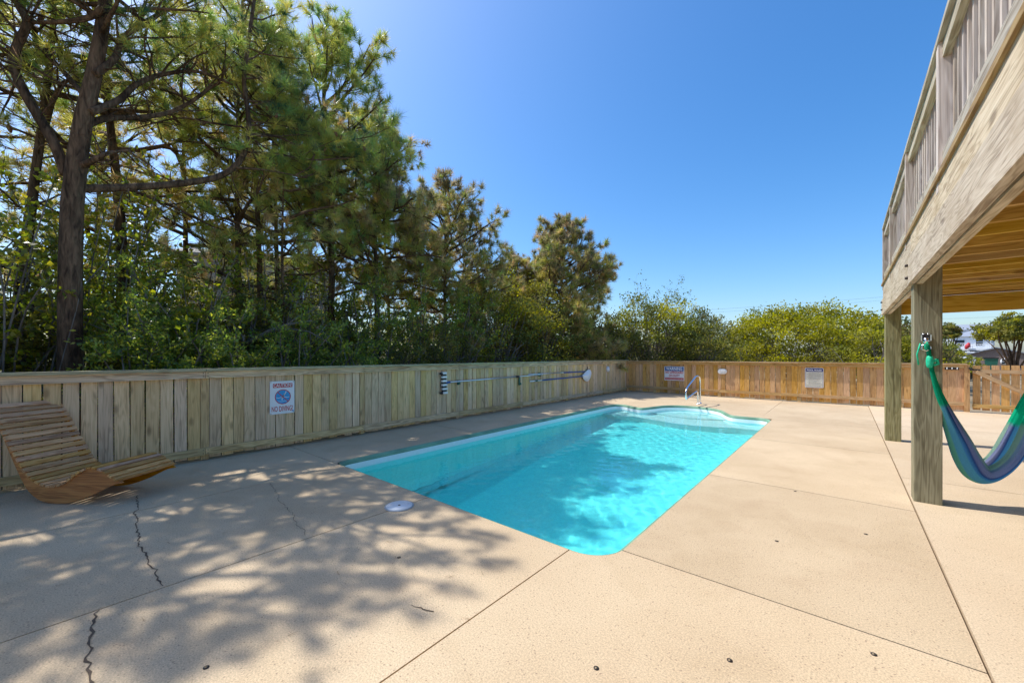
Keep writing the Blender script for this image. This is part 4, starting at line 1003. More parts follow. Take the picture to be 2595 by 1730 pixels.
def pine(seed, base, H, r0, zc, R, n, label, pal=PINE, per=24, width=0.0075, size=0.17, dens=5.5, candles=0.12, lean=(0, 0), bend=0.15, dead=10, group='pines behind the weathered fence', shape=0.55, name='pine_tree', az_bias=None, top=None):
    root = thing(name, label, 'tree', (base[0], base[1], 0), 0, group)
    r0 *= 0.72; width *= 1.42; per = int(per * 1.85); dens *= 1.4; size *= 1.15
    T = Tree(seed); pts, rr = trunk(T, (0, 0), H, r0, lean, bend)
    for k in range(n):
        t = (k + 0.5) / n; z = zc + (H - 0.15 - zc) * t ** 0.9
        p = on_path(pts, z); az = k * 2.399 + T.rg.uniform(-.5, .5)
        if az_bias is not None and T.rg.random() < 0.4: az = az_bias + T.rg.gauss(0, 0.7)
        prof = (1 - abs(t - 0.28) / 0.72) ** shape if t > 0.28 else 0.75 + 0.25 * t / 0.28
        L = max(0.35, R * prof * T.rg.uniform(0.72, 1.12)); el = R_(-4 + 52 * t + T.rg.uniform(-10, 10))
        d = Vector((math.cos(az) * math.cos(el), math.sin(az) * math.cos(el), math.sin(el)))
        T.grow(p, d, L, 0.012 + 0.018 * L, 2, True, size, dens, 0.055, 0.15)
    for k in range(3): T.tuft(on_path(pts, H - 0.1 * k), Vector((0, 0, 1)), size)
    for k in range(dead):                                                   # bare lower limbs
        z = T.rg.uniform(max(1.2, zc * 0.35), zc + 0.6); az = T.rg.uniform(0, 6.28)
        d = Vector((math.cos(az), math.sin(az), T.rg.uniform(-0.15, 0.4)))
        T.grow(on_path(pts, z), d, T.rg.uniform(0.5, 1.6), 0.016, 2, False, size, 3.5, 0.02, 0.22)
    T.wood.build('trunk', M_bark, root)
    T.needles(per, width, pal, 'crown', root, candles=candles, top=top)
    return root

# P1: the thick pine by the lounger, its limbs traced out one by one
p1 = thing('pine_tree', 'thick dark pine right behind the lounger with a long low bare limb', 'tree', (-7.7, 0.2, 0), 0, 'pines behind the weathered fence')
T = Tree(21); B1 = Vector((-7.7, 0.2, 0))
def q1(px, py, dep): return at(px, py, dep) - B1
D1 = 5.12
tr = [Vector((-0.05, -0.02, -0.1)), Vector((0, 0.0, 0.6)), q1(178, 900, D1), q1(178, 700, D1), q1(183, 520, D1), q1(196, 400, D1), q1(212, 300, D1 + .02), q1(236, 200, D1 + .05), q1(256, 90, D1 + .1), q1(268, 0, D1 + .1), q1(276, -100, D1 + .2), q1(285, -220, D1 + .3), q1(290, -330, D1 + .4)]
T.wood.tube(tr, [0.165, 0.125, 0.117, 0.112, 0.108, 0.10, 0.09, 0.08, 0.072, 0.065, 0.05, 0.038, 0.02], 16, True)
def limb(pts, r0, r1, n=6):
    c = smooth_curve([tuple(p) for p in pts], 5); c = [Vector(p) for p in c]; m = len(c) - 1
    T.wood.tube(c, [r0 + (r1 - r0) * i / m for i in range(m + 1)], 9, True); return c
LA = limb([q1(190, 478, D1), q1(300, 476, 5.5), q1(430, 468, 5.95), q1(540, 452, 6.35), q1(592, 425, 6.5), q1(620, 385, 6.6), q1(631, 330, 6.65), q1(626, 270, 6.7), q1(618, 200, 6.8), q1(628, 120, 6.9), q1(640, 30, 7.0), q1(650, -40, 7.1)], 0.055, 0.026)
LB = limb([q1(168, 445, D1), q1(140, 370, 5.05), q1(100, 300, 5.0), q1(62, 235, 4.95), q1(35, 170, 4.95), q1(42, 120, 4.95), q1(68, 60, 4.95), q1(45, 10, 5.0), q1(20, -80, 5.1)], 0.062, 0.034)
LC = limb([q1(198, 425, D1), q1(245, 402, 5.1), q1(275, 388, 5.15), q1(330, 380, 5.3)], 0.045, 0.012)
LD = limb([q1(212, 320, D1), q1(270, 300, 5.4), q1(350, 298, 5.8), q1(430, 285, 6.2), q1(490, 255, 6.4), q1(545, 215, 6.6), q1(590, 205, 6.8)], 0.045, 0.016)
LE = limb([q1(230, 285, D1), q1(300, 255, 5.4), q1(345, 215, 5.6), q1(410, 190, 5.9), q1(500, 182, 6.3), q1(590, 215, 6.7)], 0.045, 0.018)
LF_ = limb([q1(262, 20, D1), q1(225, 45, 5.1), q1(160, 56, 5.05), q1(75, 58, 4.98)], 0.04, 0.02)
LG = limb([q1(240, 190, D1), q1(290, 150, 5.3), q1(310, 100, 5.4), q1(360, 60, 5.6), q1(440, 20, 5.8)], 0.045, 0.02)
LH = limb([q1(220, 250, D1), q1(150, 170, 5.4), q1(100, 120, 5.6), q1(20, 90, 5.8)], 0.035, 0.015)
LI = limb([q1(626, 342, 6.65), q1(700, 345, 7.0), q1(770, 372, 7.3), q1(860, 352, 7.7)], 0.026, 0.01)
LJ = limb([q1(621, 385, 6.6), q1(700, 390, 6.9), q1(790, 405, 7.3), q1(860, 400, 7.7)], 0.022, 0.008)
LK = limb([q1(594, 425, 6.5), q1(680, 432, 6.8), q1(780, 452, 7.2)], 0.022, 0.008)
LL = limb([q1(630, 325, 6.66), q1(540, 312, 6.6), q1(450, 300, 6.5), q1(330, 330, 6.4)], 0.018, 0.008)
def sprout(c, lo, hi, n, L, leafy, towards=None, size=0.19, dens=5.5, lev=2, spread=0.55, r=0.016):
    for k in range(n):
        t = lo + (hi - lo) * (k + T.rg.random()) / n; i = min(int(t * (len(c) - 1)), len(c) - 2)
        p = c[i]; dd = (c[i + 1] - c[i]).normalized()
        d = Vector((T.rg.gauss(0, 1), T.rg.gauss(0, 1), T.rg.gauss(0.15, 0.6))).normalized()
        if towards is not None: d = (Vector(towards).normalized() + d * spread).normalized()
        T.grow(p, d, L * T.rg.uniform(0.7, 1.2), r, lev, leafy, size, dens, 0.06, 0.16)
rtup = Vector((0.0, 1.0, 0.35))
sprout(LA, 0.50, 0.92, 24, 1.1, True, Vector((-0.25, 1.0, 0.05)), 0.23, 7.0)
sprout(LI, 0.4, 1.0, 8, 1.0, True, Vector((-0.2, 1.0, 0.15)), 0.23, 7.5); sprout(LJ, 0.5, 1.0, 6, 0.8, True, rtup, 0.22, 7.0); sprout(LK, 0.7, 1, 2, 0.5, True, rtup, 0.17)
sprout(LA, 0.6, 1.0, 6, 1.1, True, -RT + Vector((0, 0, 0.8)), 0.19, 5.5)
sprout(LD, 0.6, 1.0, 5, 0.8, True, Vector((0, 0, 1)), 0.18, 5.5); sprout(LE, 0.5, 1.0, 8, 1.0, True, Vector((0, 0, 1.0)) + RT * 0.4, 0.18, 5.5)
sprout(LG, 0.4, 1.0, 9, 1.2, True, Vector((0, 0, 0.6)) + RT * 0.5, 0.18, 5.5)
sprout(LB, 0.35, 1.0, 9, 1.0, True, None, 0.17, 4.0); sprout(LH, 0.3, 1.0, 6, 0.9, True, None, 0.17, 4.0)
for c, n, L in ((LA, 9, 0.8), (LB, 14, 0.9), (LC, 6, 0.6), (LD, 12, 0.8), (LE, 10, 0.8), (LF_, 8, 0.7), (LG, 8, 0.8), (LH, 9, 0.9), (LL, 8, 0.6)):
    sprout(c, 0.1, 0.95, n, L, False, None, 0.16, 4.5, 2, 1.0, 0.012)
for k in range(20):                                                         # crown above the picture, throwing the shade on the deck
    z = 5.6 + 2.1 * (k / 20); p = on_path([Vector(v) for v in tr], z); az = k * 2.399
    L = 1.55 * (1 - ((z - 5.6) / 3.4)) ** 0.6 * T.rg.uniform(0.75, 1.1); el = R_(5 + 16 * (z - 5.6) + T.rg.uniform(-8, 8))
    T.grow(p, Vector((math.cos(az) * math.cos(el), math.sin(az) * math.cos(el), math.sin(el))), max(0.5, L), 0.03, 2, True, 0.19, 4.2, 0.05, 0.15)
T.wood.build('trunk', M_bark, p1)
vn = MB()
for k in range(4):
    ph = k * 1.7; vn.tube([on_path([Vector(v) for v in tr], z_) + Vector((math.cos(ph + z_ * (1.1 + .3 * k)), math.sin(ph + z_ * (1.1 + .3 * k)), 0)) * (0.128 - 0.010 * z_) for z_ in [0.1 + 0.2 * q for q in range(22)]], 0.008, 5, False)
vn.build('vine', M_bark2, p1)
T.needles(52, 0.0068, PINE + [(0.06, 0.125, 0.07)], 'crown', p1, candles=0.08)
cn = MB(); picks = T.rg.sample(range(len(T.tp)), 46)                          # brown cones hanging in the needles
for k in picks:
    p = Vector(T.tp[k]); 
    if p.z > 6.2: continue
    d = Vector((T.rg.gauss(0, .3), T.rg.gauss(0, .3), -1)).normalized()
    cn.tube([p, p + d * 0.02, p + d * 0.05, p + d * 0.08, p + d * 0.105], [0.008, 0.024, 0.026, 0.019, 0.004], 8, True)
M_cone = plain('pine_cone', (0.16, 0.07, 0.035), 0.8, var=0.4, scale=90, bump=0.8)
tag(cn.build('cones', M_cone, p1), kind='stuff')

# other pines of the belt
pine(31, (-9.7, 4.4), 9.8, 0.15, 3.7, 2.3, 42, 'tall forked pine whose crown meets the open sky, behind the no-diving sign', PINE, 22, 0.0075, 0.19, 5.2, 0.22, bend=0.3, lean=(0.015, 0.03), dead=12, az_bias=0.3)
pine(32, (-9.6, 5.7), 7.9, 0.14, 2.8, 2.1, 42, 'bushy pine with rusty shoots on top, right of the tall forked pine', PINE_Y, 22, 0.008, 0.19, 5.2, 0.4, lean=(0.0, 0.02), dead=9, top=PINE_B)
pine(33, (-9.8, 8.3), 6.9, 0.12, 1.9, 2.3, 56, 'rusty-topped pine sloping down towards the gap of sky', PINE_Y, 22, 0.009, 0.19, 5.0, 0.5, dead=8, top=PINE_B)
pine(34, (-8.9, 13.7), 6.9, 0.13, 1.1, 3.0, 80, 'lone rusty-topped pine standing by itself near the fence corner', PINE_Y, 22, 0.0105, 0.21, 5.0, 0.5, dead=4, shape=0.8, top=PINE_B)
pine(35, (-10.0, 0.85), 8.8, 0.18, 4.2, 2.3, 22, 'second thick pine just right of the dark trunk by the lounger', PINE, 18, 0.008, 0.18, 4.2, 0.08, bend=0.35, dead=22)
pine(36, (-9.6, -0.35), 9.0, 0.14, 4.6, 2.2, 20, 'leaning pine at the far left edge behind the lounger', PINE, 16, 0.008, 0.18, 4.0, 0.08, lean=(0.03, 0.05), dead=20)
pine(37, (-9.5, 2.6), 8.8, 0.11, 2.7, 2.3, 28, 'slim straight pine in front of the shingled house', PINE_Y, 18, 0.008, 0.18, 4.4, 0.15, dead=16)
pine(38, (-11.2, 3.9), 9.0, 0.12, 2.4, 2.6, 30, 'slender pine behind the tall forked pine', PINE_Y, 18, 0.009, 0.18, 4.4, 0.2, dead=14)
pine(39, (-11.3, 5.4), 7.8, 0.10, 2.2, 2.4, 26, 'thin pine in the second row among leafy saplings', PINE, 16, 0.009, 0.18, 4.2, 0.2, dead=12)
pine(40, (-12.5, 2.2), 9.0, 0.13, 2.4, 2.7, 28, 'pine close to the corner of the shingled house', PINE_Y, 16, 0.010, 0.19, 4.0, 0.15, dead=16)
pine(41, (-8.9, -2.9), 8.6, 0.17, 5.6, 2.8, 24, 'big pine beyond the left end of the fence view', PINE, 16, 0.009, 0.19, 3.8, 0.08, dead=8)
pine(42, (-11.5, -2.0), 9.0, 0.14, 4.8, 2.5, 20, 'pine deep in the wood at the far left', PINE, 16, 0.009, 0.18, 4.0, 0.08, dead=12)
pine(43, (-11.0, 7.0), 6.8, 0.10, 2.6, 2.2, 26, 'slim pine between the two rusty-topped pines', PINE_Y, 18, 0.009, 0.18, 4.4, 0.35, dead=8)
pine(44, (-11.2, 10.3), 5.4, 0.10, 1.6, 2.0, 24, 'low pine filling the dip of the treeline', PINE_B, 18, 0.011, 0.18, 4.2, 0.3, dead=4)
pine(45, (-8.6, 3.2), 6.2, 0.07, 3.2, 1.5, 14, 'thin leaning young pine close to the weathered fence', PINE, 18, 0.007, 0.17, 4.4, 0.15, lean=(0.05, -0.06), dead=12)
pine(46, (-8.4, -1.5), 8.4, 0.10, 4.6, 2.2, 18, 'slim pine leaning over the head of the lounger', PINE, 16, 0.008, 0.18, 3.8, 0.08, dead=8)

pine(47, (-8.2, -0.95), 8.9, 0.11, 6.3, 1.9, 22, 'slim pine at the extreme left whose crown hangs over the lounger', PINE, 16, 0.008, 0.18, 4.0, 0.08, dead=8)
pine(48, (-8.3, -2.4), 8.0, 0.11, 5.6, 2.0, 18, 'slim pine beyond the left edge casting shade on the cracked deck', PINE, 16, 0.008, 0.18, 4.0, 0.08, dead=6)
pine(49, (-10.3, 3.2), 9.9, 0.12, 4.6, 2.0, 30, 'tall pine between the slim straight pine and the forked pine', PINE, 18, 0.008, 0.19, 4.6, 0.15, dead=10)
pine(50, (-13.2, -1.3), 8.2, 0.12, 1.8, 2.4, 30, 'bushy pine filling the far left edge low down', PINE_Y, 16, 0.010, 0.19, 3.8, 0.1, dead=4)
pine(51, (-13.5, 0.8), 8.4, 0.12, 1.8, 2.4, 30, 'bushy pine in the gap between the thick pine and the second trunk', PINE_Y, 16, 0.010, 0.19, 3.8, 0.1, dead=4)
# broad-leaved undergrowth
DARK = [(0.155, 0.226, 0.042), (0.219, 0.293, 0.049), (0.132, 0.188, 0.047), (0.308, 0.346, 0.059), (0.441, 0.447, 0.07)]
BRIGHT = [(0.20, 0.24, 0.03), (0.26, 0.27, 0.03), (0.15, 0.20, 0.03), (0.32, 0.29, 0.04)]
OLIVE = [(0.17, 0.17, 0.035), (0.22, 0.21, 0.04), (0.13, 0.14, 0.035), (0.26, 0.23, 0.045), (0.10, 0.12, 0.032)]
GOLD = [(0.29, 0.276, 0.022), (0.352, 0.32, 0.026), (0.229, 0.233, 0.026), (0.15, 0.165, 0.028), (0.387, 0.349, 0.035)]
BROWNG = [(0.16, 0.13, 0.05), (0.20, 0.155, 0.06), (0.12, 0.11, 0.04), (0.10, 0.11, 0.03)]

def shrub(seed, base, H, W, nst, nl, label, pal=DARK, size=0.055, twiggy=0.3, group='leafy shrubs behind the weathered fence', cat='shrub', name='leafy_shrub', mat=None, aspect=0.45, spread=0.9, bark=None, bottom=0.08):
    """stems fanning out, each ending in forked twigs with leaves in bunches"""
    root = thing(name, label, cat, (base[0], base[1], 0), 0, group); T = Tree(seed); T.base = base; rg = T.rg
    ends = []
    for k in range(nst):
        az = rg.uniform(0, 6.28); rad = W * math.sqrt(rg.random()); hh = H * (1 - 0.45 * (rad / W) ** 2) * rg.uniform(0.5, 1.05)
        p0 = Vector((rg.gauss(0, W * .18), rg.gauss(0, W * .18), -0.05)); p3 = Vector((math.cos(az) * rad, math.sin(az) * rad, hh))
        mid = p0.lerp(p3, 0.5) + Vector((rg.gauss(0, .12), rg.gauss(0, .12), 0.12 * H))
        c = [Vector(p) for p in smooth_curve([tuple(p0), tuple(mid), tuple(p3)], 4)]
        T.wood.tube(c, [0.016 * (1 - 0.8 * i / (len(c) - 1)) + 0.003 for i in range(len(c))], 4, False)
        for j in range(7):
            t = bottom + (1 - bottom) * rg.random(); b = c[min(int(t * (len(c) - 1)), len(c) - 1)]
            d = Vector((rg.gauss(0, 1), rg.gauss(0, 1), rg.gauss(0.35, 0.6))).normalized(); l = rg.uniform(0.18, 0.5) * spread
            e = b + d * l; T.wood.tube([b, b.lerp(e, .5) + Vector((0, 0, .03)), e], [0.005, 0.004, 0.002], 3, False)
            ends.append((b, e))
        ends.append((c[-3], c[-1]))
    E = np.array([[*a, *b] for a, b in ends]); rs = T.rs
    i = rs.randint(0, len(E), nl); t = rs.uniform(0.25, 1.05, (nl, 1))
    a = E[i, :3]; b = E[i, 3:]; C = a + (b - a) * t + rs.normal(size=(nl, 3)) * 0.035
    A = unit(unit(b - a) * 0.6 + rs.normal(size=(nl, 3)) * 0.7 + np.array([0, 0, 0.15]))
    C[:, 2] = np.maximum(C[:, 2], 0.0)
    T.wood_build('stems', bark or M_bark2, root)
    T.leaves(C, A, size, pal, mat or M_leaf, root, 'leaves', aspect)
    return root
rgs = random.Random(77)
und = [  # x, y, height, width, palette, wording
    (-7.5, -1.3, 2.3, 1.0, DARK, 'dark glossy shrub behind the head of the lounger'),
    (-7.4, 0.95, 1.9, 0.8, DARK, 'dark shrub just right of the thick pine trunk'),
    (-8.4, 1.2, 2.5, 1.0, DARK, 'tall dark shrub between the thick pine and the second trunk'),
    (-7.5, 1.9, 2.0, 0.9, DARK, 'dense dark shrub above the fence left of the no-diving sign'),
    (-8.9, 2.1, 2.6, 1.0, OLIVE, 'olive shrub behind the dense dark shrubs by the second trunk'),
    (-7.5, 2.9, 1.9, 0.9, DARK, 'dark glossy shrub right above the no-diving sign'),
    (-8.6, 3.4, 2.6, 1.0, OLIVE, 'tangled olive shrub at the foot of the slim straight pine'),
    (-7.6, 3.9, 1.8, 0.9, DARK, 'low dark shrub between the sign and the vacuum head'),
    (-8.8, 5.0, 3.0, 1.1, DARK, 'tall dark shrub at the foot of the tall forked pine'),
    (-7.8, 5.2, 1.9, 1.0, OLIVE, 'olive shrub above the vacuum head'),
    (-8.9, 6.5, 3.1, 1.2, DARK, 'tall dark shrub below the rusty shoots'),
    (-7.9, 6.6, 2.0, 1.0, OLIVE, 'olive shrub above the black pole clamp'),
    (-9.0, 0.0, 2.7, 1.0, OLIVE, 'olive shrub left of the thick pine trunk'),
    (-8.9, -1.2, 2.4, 1.0, DARK, 'dark shrub at the far left edge'),
    (-8.8, 8.0, 2.9, 1.2, DARK, 'deep green shrub over the middle of the silver pole'),
    (-10.6, 3.0, 2.9, 1.2, OLIVE, 'rear shrub in front of the shingled house wall'),
    (-10.4, 1.6, 2.8, 1.1, DARK, 'rear shrub left of the shingled house'),
    (-11.8, 2.6, 3.9, 1.3, OLIVE, 'tall rear shrub screening the shingled house on its left'),
    (-11.6, 4.3, 4.0, 1.3, DARK, 'tall rear shrub screening the middle of the shingled house'),
    (-11.9, 6.0, 3.8, 1.4, OLIVE, 'tall rear shrub screening the shingled house on its right'),
    (-12.0, 0.9, 3.4, 1.3, DARK, 'tall rear shrub in the gap right of the second trunk'),
    (-10.5, 4.6, 3.0, 1.2, DARK, 'rear shrub behind the tall forked pine'),
]
for i, (x, y, h, w, pal, lab) in enumerate(und):
    h *= 1.22; w *= 1.1
    shrub(100 + i, (x, y), h, w, 26, 9500, lab, pal, 0.062 if x > -8.2 else 0.07)
# saplings with bright spring leaves
sap = [(-9.2, -0.55, 5.0, 'leafy yellow-green sapling at the far left edge of the wood'), (-9.8, 0.25, 5.4, 'sapling with yellow leaves left behind the thick pine trunk'), (-10.8, -0.9, 5.2, 'pale leafy sapling deep in the wood at far left'), (-10.6, 1.2, 4.8, 'yellow-leaved sapling behind the second trunk'),
       (-8.3, -0.35, 4.4, 'spindly sapling with bright new leaves left of the thick pine'), (-8.2, 1.5, 3.9, 'thin sapling with lime leaves beside the second trunk'),
       (-8.7, 2.7, 4.2, 'sapling with scattered yellow leaves before the shingled house'), (-9.4, 4.7, 4.0, 'sapling with yellow-green leaves under the forked pine'),
       (-8.9, 0.6, 5.6, 'tall thin sapling with lime leaves among the pine limbs')]
for i, (x, y, h, lab) in enumerate(sap):
    shrub(140 + i, (x, y), h, 1.1, 15, 1700, lab, BRIGHT, 0.085, group='bright-leaved saplings in the pine belt', cat='sapling', name='sapling', aspect=0.7, bottom=0.35)

def bush(seed, base, H, W, D, nl, label, pal=GOLD, size=0.10, group=None, name='bush', cat='bush', lump=0.22, nclump=160, stems=14, skirt=0.0, trunk_h=0.0, bark=None, cl=0.11):
    """rounded wind-clipped crown: leaf clumps spread over and through a lumpy dome"""
    root = thing(name, label, cat, (base[0], base[1], 0), 0, group); T = Tree(seed); T.base = base; rs = T.rs; rg = T.rg
    dirs = unit(rs.normal(size=(nclump * 2, 3))); dirs = dirs[dirs[:, 2] > -0.25][:nclump]
    ph = rs.uniform(0, 6.28, 6)
    rad = 1 + lump * (np.sin(dirs[:, 0] * 4.1 + ph[0]) * np.cos(dirs[:, 1] * 3.7 + ph[1]) + 0.6 * np.sin(dirs[:, 2] * 6 + dirs[:, 0] * 5 + ph[2])) * 0.8
    rad *= rs.uniform(0.72, 1.06, len(dirs))
    zc = trunk_h + (H - trunk_h) * (0.36 if trunk_h == 0 else 0.45); hz = H - zc
    Cc = dirs * rad[:, None] * np.array([W, D, hz]) + np.array([0, 0, zc]); Cc[:, 2] = np.maximum(Cc[:, 2], trunk_h * 0.85 + 0.15)
    for c in Cc[:: max(1, len(Cc) // (stems * 4))]:
        e = Vector(c); p0 = Vector((rg.gauss(0, W * .08), rg.gauss(0, D * .08), -0.05)); m = p0.lerp(e, 0.55) + Vector((rg.gauss(0, .2), rg.gauss(0, .2), 0.1 * H))
        cv = [Vector(p) for p in smooth_curve([tuple(p0), tuple(m), tuple(e)], 4)]
        r0 = 0.03 if trunk_h == 0 else 0.07
        T.wood.tube(cv, [r0 * (1 - 0.85 * i / (len(cv) - 1)) + 0.004 for i in range(len(cv))], 4, False)
    i = rs.randint(0, len(Cc), nl); spr = cl * (W + D) / 2 * 1.0
    off = rs.normal(size=(nl, 3)) * np.array([spr, spr, spr * 0.6]); C = Cc[i] + off; C[:, 2] = np.maximum(C[:, 2], 0.02)
    A = unit(rs.normal(size=(nl, 3)) + unit(C - np.array([0, 0, zc * 0.6])) * 0.8)
    T.wood_build('stems' if trunk_h == 0 else 'trunk', bark or M_bark2, root)
    pl_ = np.array(pal); cc = pl_[rs.randint(0, len(pal), len(Cc))] * rs.uniform(0.75, 1.25, (len(Cc), 1))
    o = T.leaves(C, A, size, [(1, 1, 1)], M_leaf2, root, 'leaves' if trunk_h == 0 else 'crown', 0.6)
    col = np.clip(cc[i] * rs.uniform(0.75, 1.25, (nl, 1)), 0, 1); c4 = np.ones((nl * 4, 4), np.float32); c4[:, :3] = np.repeat(col, 4, 0)
    o.data.color_attributes['tint'].data.foreach_set('color', c4.ravel())
    return root
GB = 'bushes beyond the fences'
bush(201, (-8.9, 9.6), 3.5, 1.6, 1.7, 12000, 'yellow-green bush above the blue pole, between pines', OLIVE + GOLD[:2], 0.085, GB)
bush(202, (-8.6, 11.6), 3.9, 1.6, 1.6, 13000, 'bright olive bush at the foot of the lone pine, left side', OLIVE + GOLD[:2], 0.085, GB)
bush(203, (-10.2, 11.4), 4.6, 1.9, 1.6, 11000, 'tall yellowish bush in the dip of the treeline', GOLD[:3] + OLIVE, 0.095, GB)
bush(204, (-7.9, 15.9), 3.0, 2.0, 1.5, 11000, 'brownish bush straight behind the fence corner', BROWNG + OLIVE[:2], 0.095, GB)
bush(205, (-6.9, 17.8), 3.9, 2.0, 1.6, 13000, 'tall yellow-green bush with a wispy bare top beside it', GOLD[:3] + OLIVE[:3], 0.10, GB)
bush(206, (-5.0, 18.6), 2.7, 1.6, 1.5, 9000, 'olive bush above the warning sign', OLIVE, 0.10, GB)
bush(207, (-6.2, 23.5), 3.7, 2.0, 1.6, 8000, 'rusty olive bush peeking over the one above the warning sign', BROWNG + OLIVE, 0.12, GB)
bush(208, (-5.2, 27.0), 3.0, 2.6, 2.0, 8000, 'grey-green bush left of the big golden round bush', [(0.10, 0.12, 0.05), (0.14, 0.14, 0.06), (0.08, 0.10, 0.04)], 0.12, GB)
bush(209, (-1.75, 24.0), 3.75, 3.5, 2.6, 34000, 'big round golden-green bush beyond the pool rules sign', GOLD, 0.115, GB, lump=0.16, nclump=330, cl=0.075)
bush(210, (1.0, 26.5), 3.2, 2.3, 2.0, 14000, 'duller bush at the right shoulder of the big golden bush', OLIVE + GOLD[:1], 0.12, GB, nclump=200)
bush(211, (1.2, 21.5), 2.3, 1.4, 1.2, 8000, 'low light green bush left of the far deck post', GOLD[:3] + OLIVE[:2], 0.095, GB)
bush(212, (2.1, 24.0), 2.6, 1.3, 1.3, 8000, 'bush seen between the two deck posts', OLIVE + BROWNG[:2], 0.10, GB)
bush(213, (4.65, 34.0), 1.9, 0.62, 0.8, 4500, 'bright yellow-green bush right of the near deck post', GOLD, 0.11, GB)
bush(214, (5.68, 36.0), 1.2, 0.5, 0.6, 2000, 'low bush in front of the parked truck', GOLD[:3] + OLIVE[:2], 0.11, GB)
bush(215, (6.35, 48.0), 3.85, 0.7, 1.0, 6000, 'small umbrella-shaped oak left of the white house', OLIVE + BROWNG[:2], 0.15, 'oaks by the far houses', 'oak_tree', 'tree', trunk_h=2.3, bark=M_bark, stems=3, cl=0.08)
bush(216, (9.45, 45.5), 4.1, 1.65, 1.8, 15000, 'broad spreading oak in front of the grey shed', OLIVE + GOLD[:2], 0.15, 'oaks by the far houses', 'oak_tree', 'tree', trunk_h=1.8, nclump=240, bark=M_bark, stems=4, cl=0.08)
bush(217, (12.2, 48.5), 4.6, 2.6, 2.4, 12000, 'second spreading oak right of the grey shed', OLIVE + GOLD[:2], 0.15, 'oaks by the far houses', 'oak_tree', 'tree', trunk_h=1.8, nclump=200, bark=M_bark, stems=4, cl=0.08)
# airy, half bare tops and grey twig thickets
def thicket(seed, base, H, W, n, label, leafn=0, pal=OLIVE, size=0.06, name='bare_shrub', group='half bare shrubs beyond the fences'):
    root = thing(name, label, 'shrub', (base[0], base[1], 0), 0, group); T = Tree(seed); T.base = base; rg = T.rg
    for k in range(n):
        az = rg.uniform(0, 6.28); el = R_(rg.uniform(35, 85)); d = Vector((math.cos(az) * math.cos(el) * W / H * 1.6, math.sin(az) * math.cos(el) * W / H * 1.6, math.sin(el))).normalized()
        T.grow(Vector((rg.gauss(0, .12), rg.gauss(0, .12), -0.05)), d, H * rg.uniform(0.6, 1.05), 0.022, 2, True, 0.1, 3.6, 0.03, 0.2)
    T.wood_build('stems', M_bark2, root)
    if leafn:
        P = np.array(T.tp); rs = T.rs; i = rs.randint(0, len(P), leafn)
        T.leaves(P[i] + rs.normal(size=(leafn, 3)) * 0.06, rs.normal(size=(leafn, 3)), size, pal, M_leaf2, root, 'leaves', 0.55)
    return root
thicket(301, (-8.7, 7.6), 2.9, 1.2, 9, 'grey tangle of bare twigs above the silver pole', 500)
thicket(302, (-8.6, 9.2), 3.1, 1.3, 10, 'bare grey shrub left of the skimmer net', 700)
thicket(303, (-8.6, 10.9), 2.6, 1.2, 8, 'pale twiggy shrub above the skimmer net', 600)
thicket(304, (-6.5, 19.6), 5.0, 1.4, 9, 'wispy tall shrub with sparse leaves against the sky', 2600, [(0.10, 0.15, 0.04), (0.14, 0.18, 0.05)], 0.09)
thicket(305, (-8.5, 4.6), 2.6, 1.1, 8, 'bare twigs close behind the fence left of the vacuum head', 500)
thicket(306, (-3.9, 22.0), 2.6, 1.6, 9, 'thin twiggy shrub at the left foot of the big golden bush', 1200)
thicket(307, (0.2, 20.5), 2.1, 1.3, 8, 'grey twiggy shrub right of the pool rules sign', 900)
dead = thing('fallen_branch', 'pale dead branch slanting above the fence left of the vacuum head', 'branch', (-7.2, 4.0, 0))
T = Tree(55); B0 = Vector((-7.2, 4.0, 0))
c = [at(px, py, 6.9) - B0 for px, py in ((560, 890), (620, 872), (680, 840), (730, 822), (790, 812))]
T.wood.tube([c[0] - Vector((0, 0, 1.3)), *c], [0.05, 0.045, 0.038, 0.03, 0.022, 0.01], 8, True)
T.grow(c[2], RT * 0.9 + Vector((0, 0, 0.1)), 1.2, 0.018, 2, False, 0.1, 3, 0.0, 0.2); T.grow(c[3], RT * 0.6 + Vector((0, 0, 0.4)), 0.9, 0.014, 2, False, 0.1, 3, 0.0, 0.2); T.grow(c[1], -RT * 0.3 + Vector((0, 0, 0.9)), 0.8, 0.014, 2, False, 0.1, 3, 0.0, 0.2)
T.wood.build('limb', M_bark2, dead)
# scrubby ground cover and far woodland
def scatter(name, label, pts, size, pal, seed, hmax):
    T = Tree(seed); rs = T.rs; n = len(pts); C = np.array(pts); A = unit(rs.normal(size=(n, 3)) + np.array([0, 0, 1.2]))
    o = T.leaves(C, A, size, pal, M_leaf2, None, name, 0.4); return tag(o, label, None, None, 'stuff')
rs = np.random.RandomState(9); n = 26000
gx_ = rs.uniform(-16, -6.7, n); gy_ = rs.uniform(-6, 22, n); gz = np.abs(rs.normal(0, 0.28, n))
scatter('undergrowth', 'leafy ground cover under the pines', np.stack([gx_, gy_, gz], 1), 0.10, DARK + OLIVE, 61, 0.6)
nm = 900; lx = np.where(rs.random_sample(nm) < 0.6, -6.38 + np.abs(rs.normal(0, 0.25, nm)), rs.uniform(-6.2, -1.0, nm)); ly = rs.uniform(-2, 14, nm)
ok = ~((lx > -5.1) & (lx < -1.2) & (ly > 2.35) & (ly < 11.5)); lx = lx[ok]; ly = ly[ok]; nm = len(lx)
an = rs.uniform(0, 6.28, nm); LL_ = rs.uniform(0.03, 0.075, nm); dx = np.cos(an) * LL_; dy = np.sin(an) * LL_; zz = np.full(nm, 0.004)
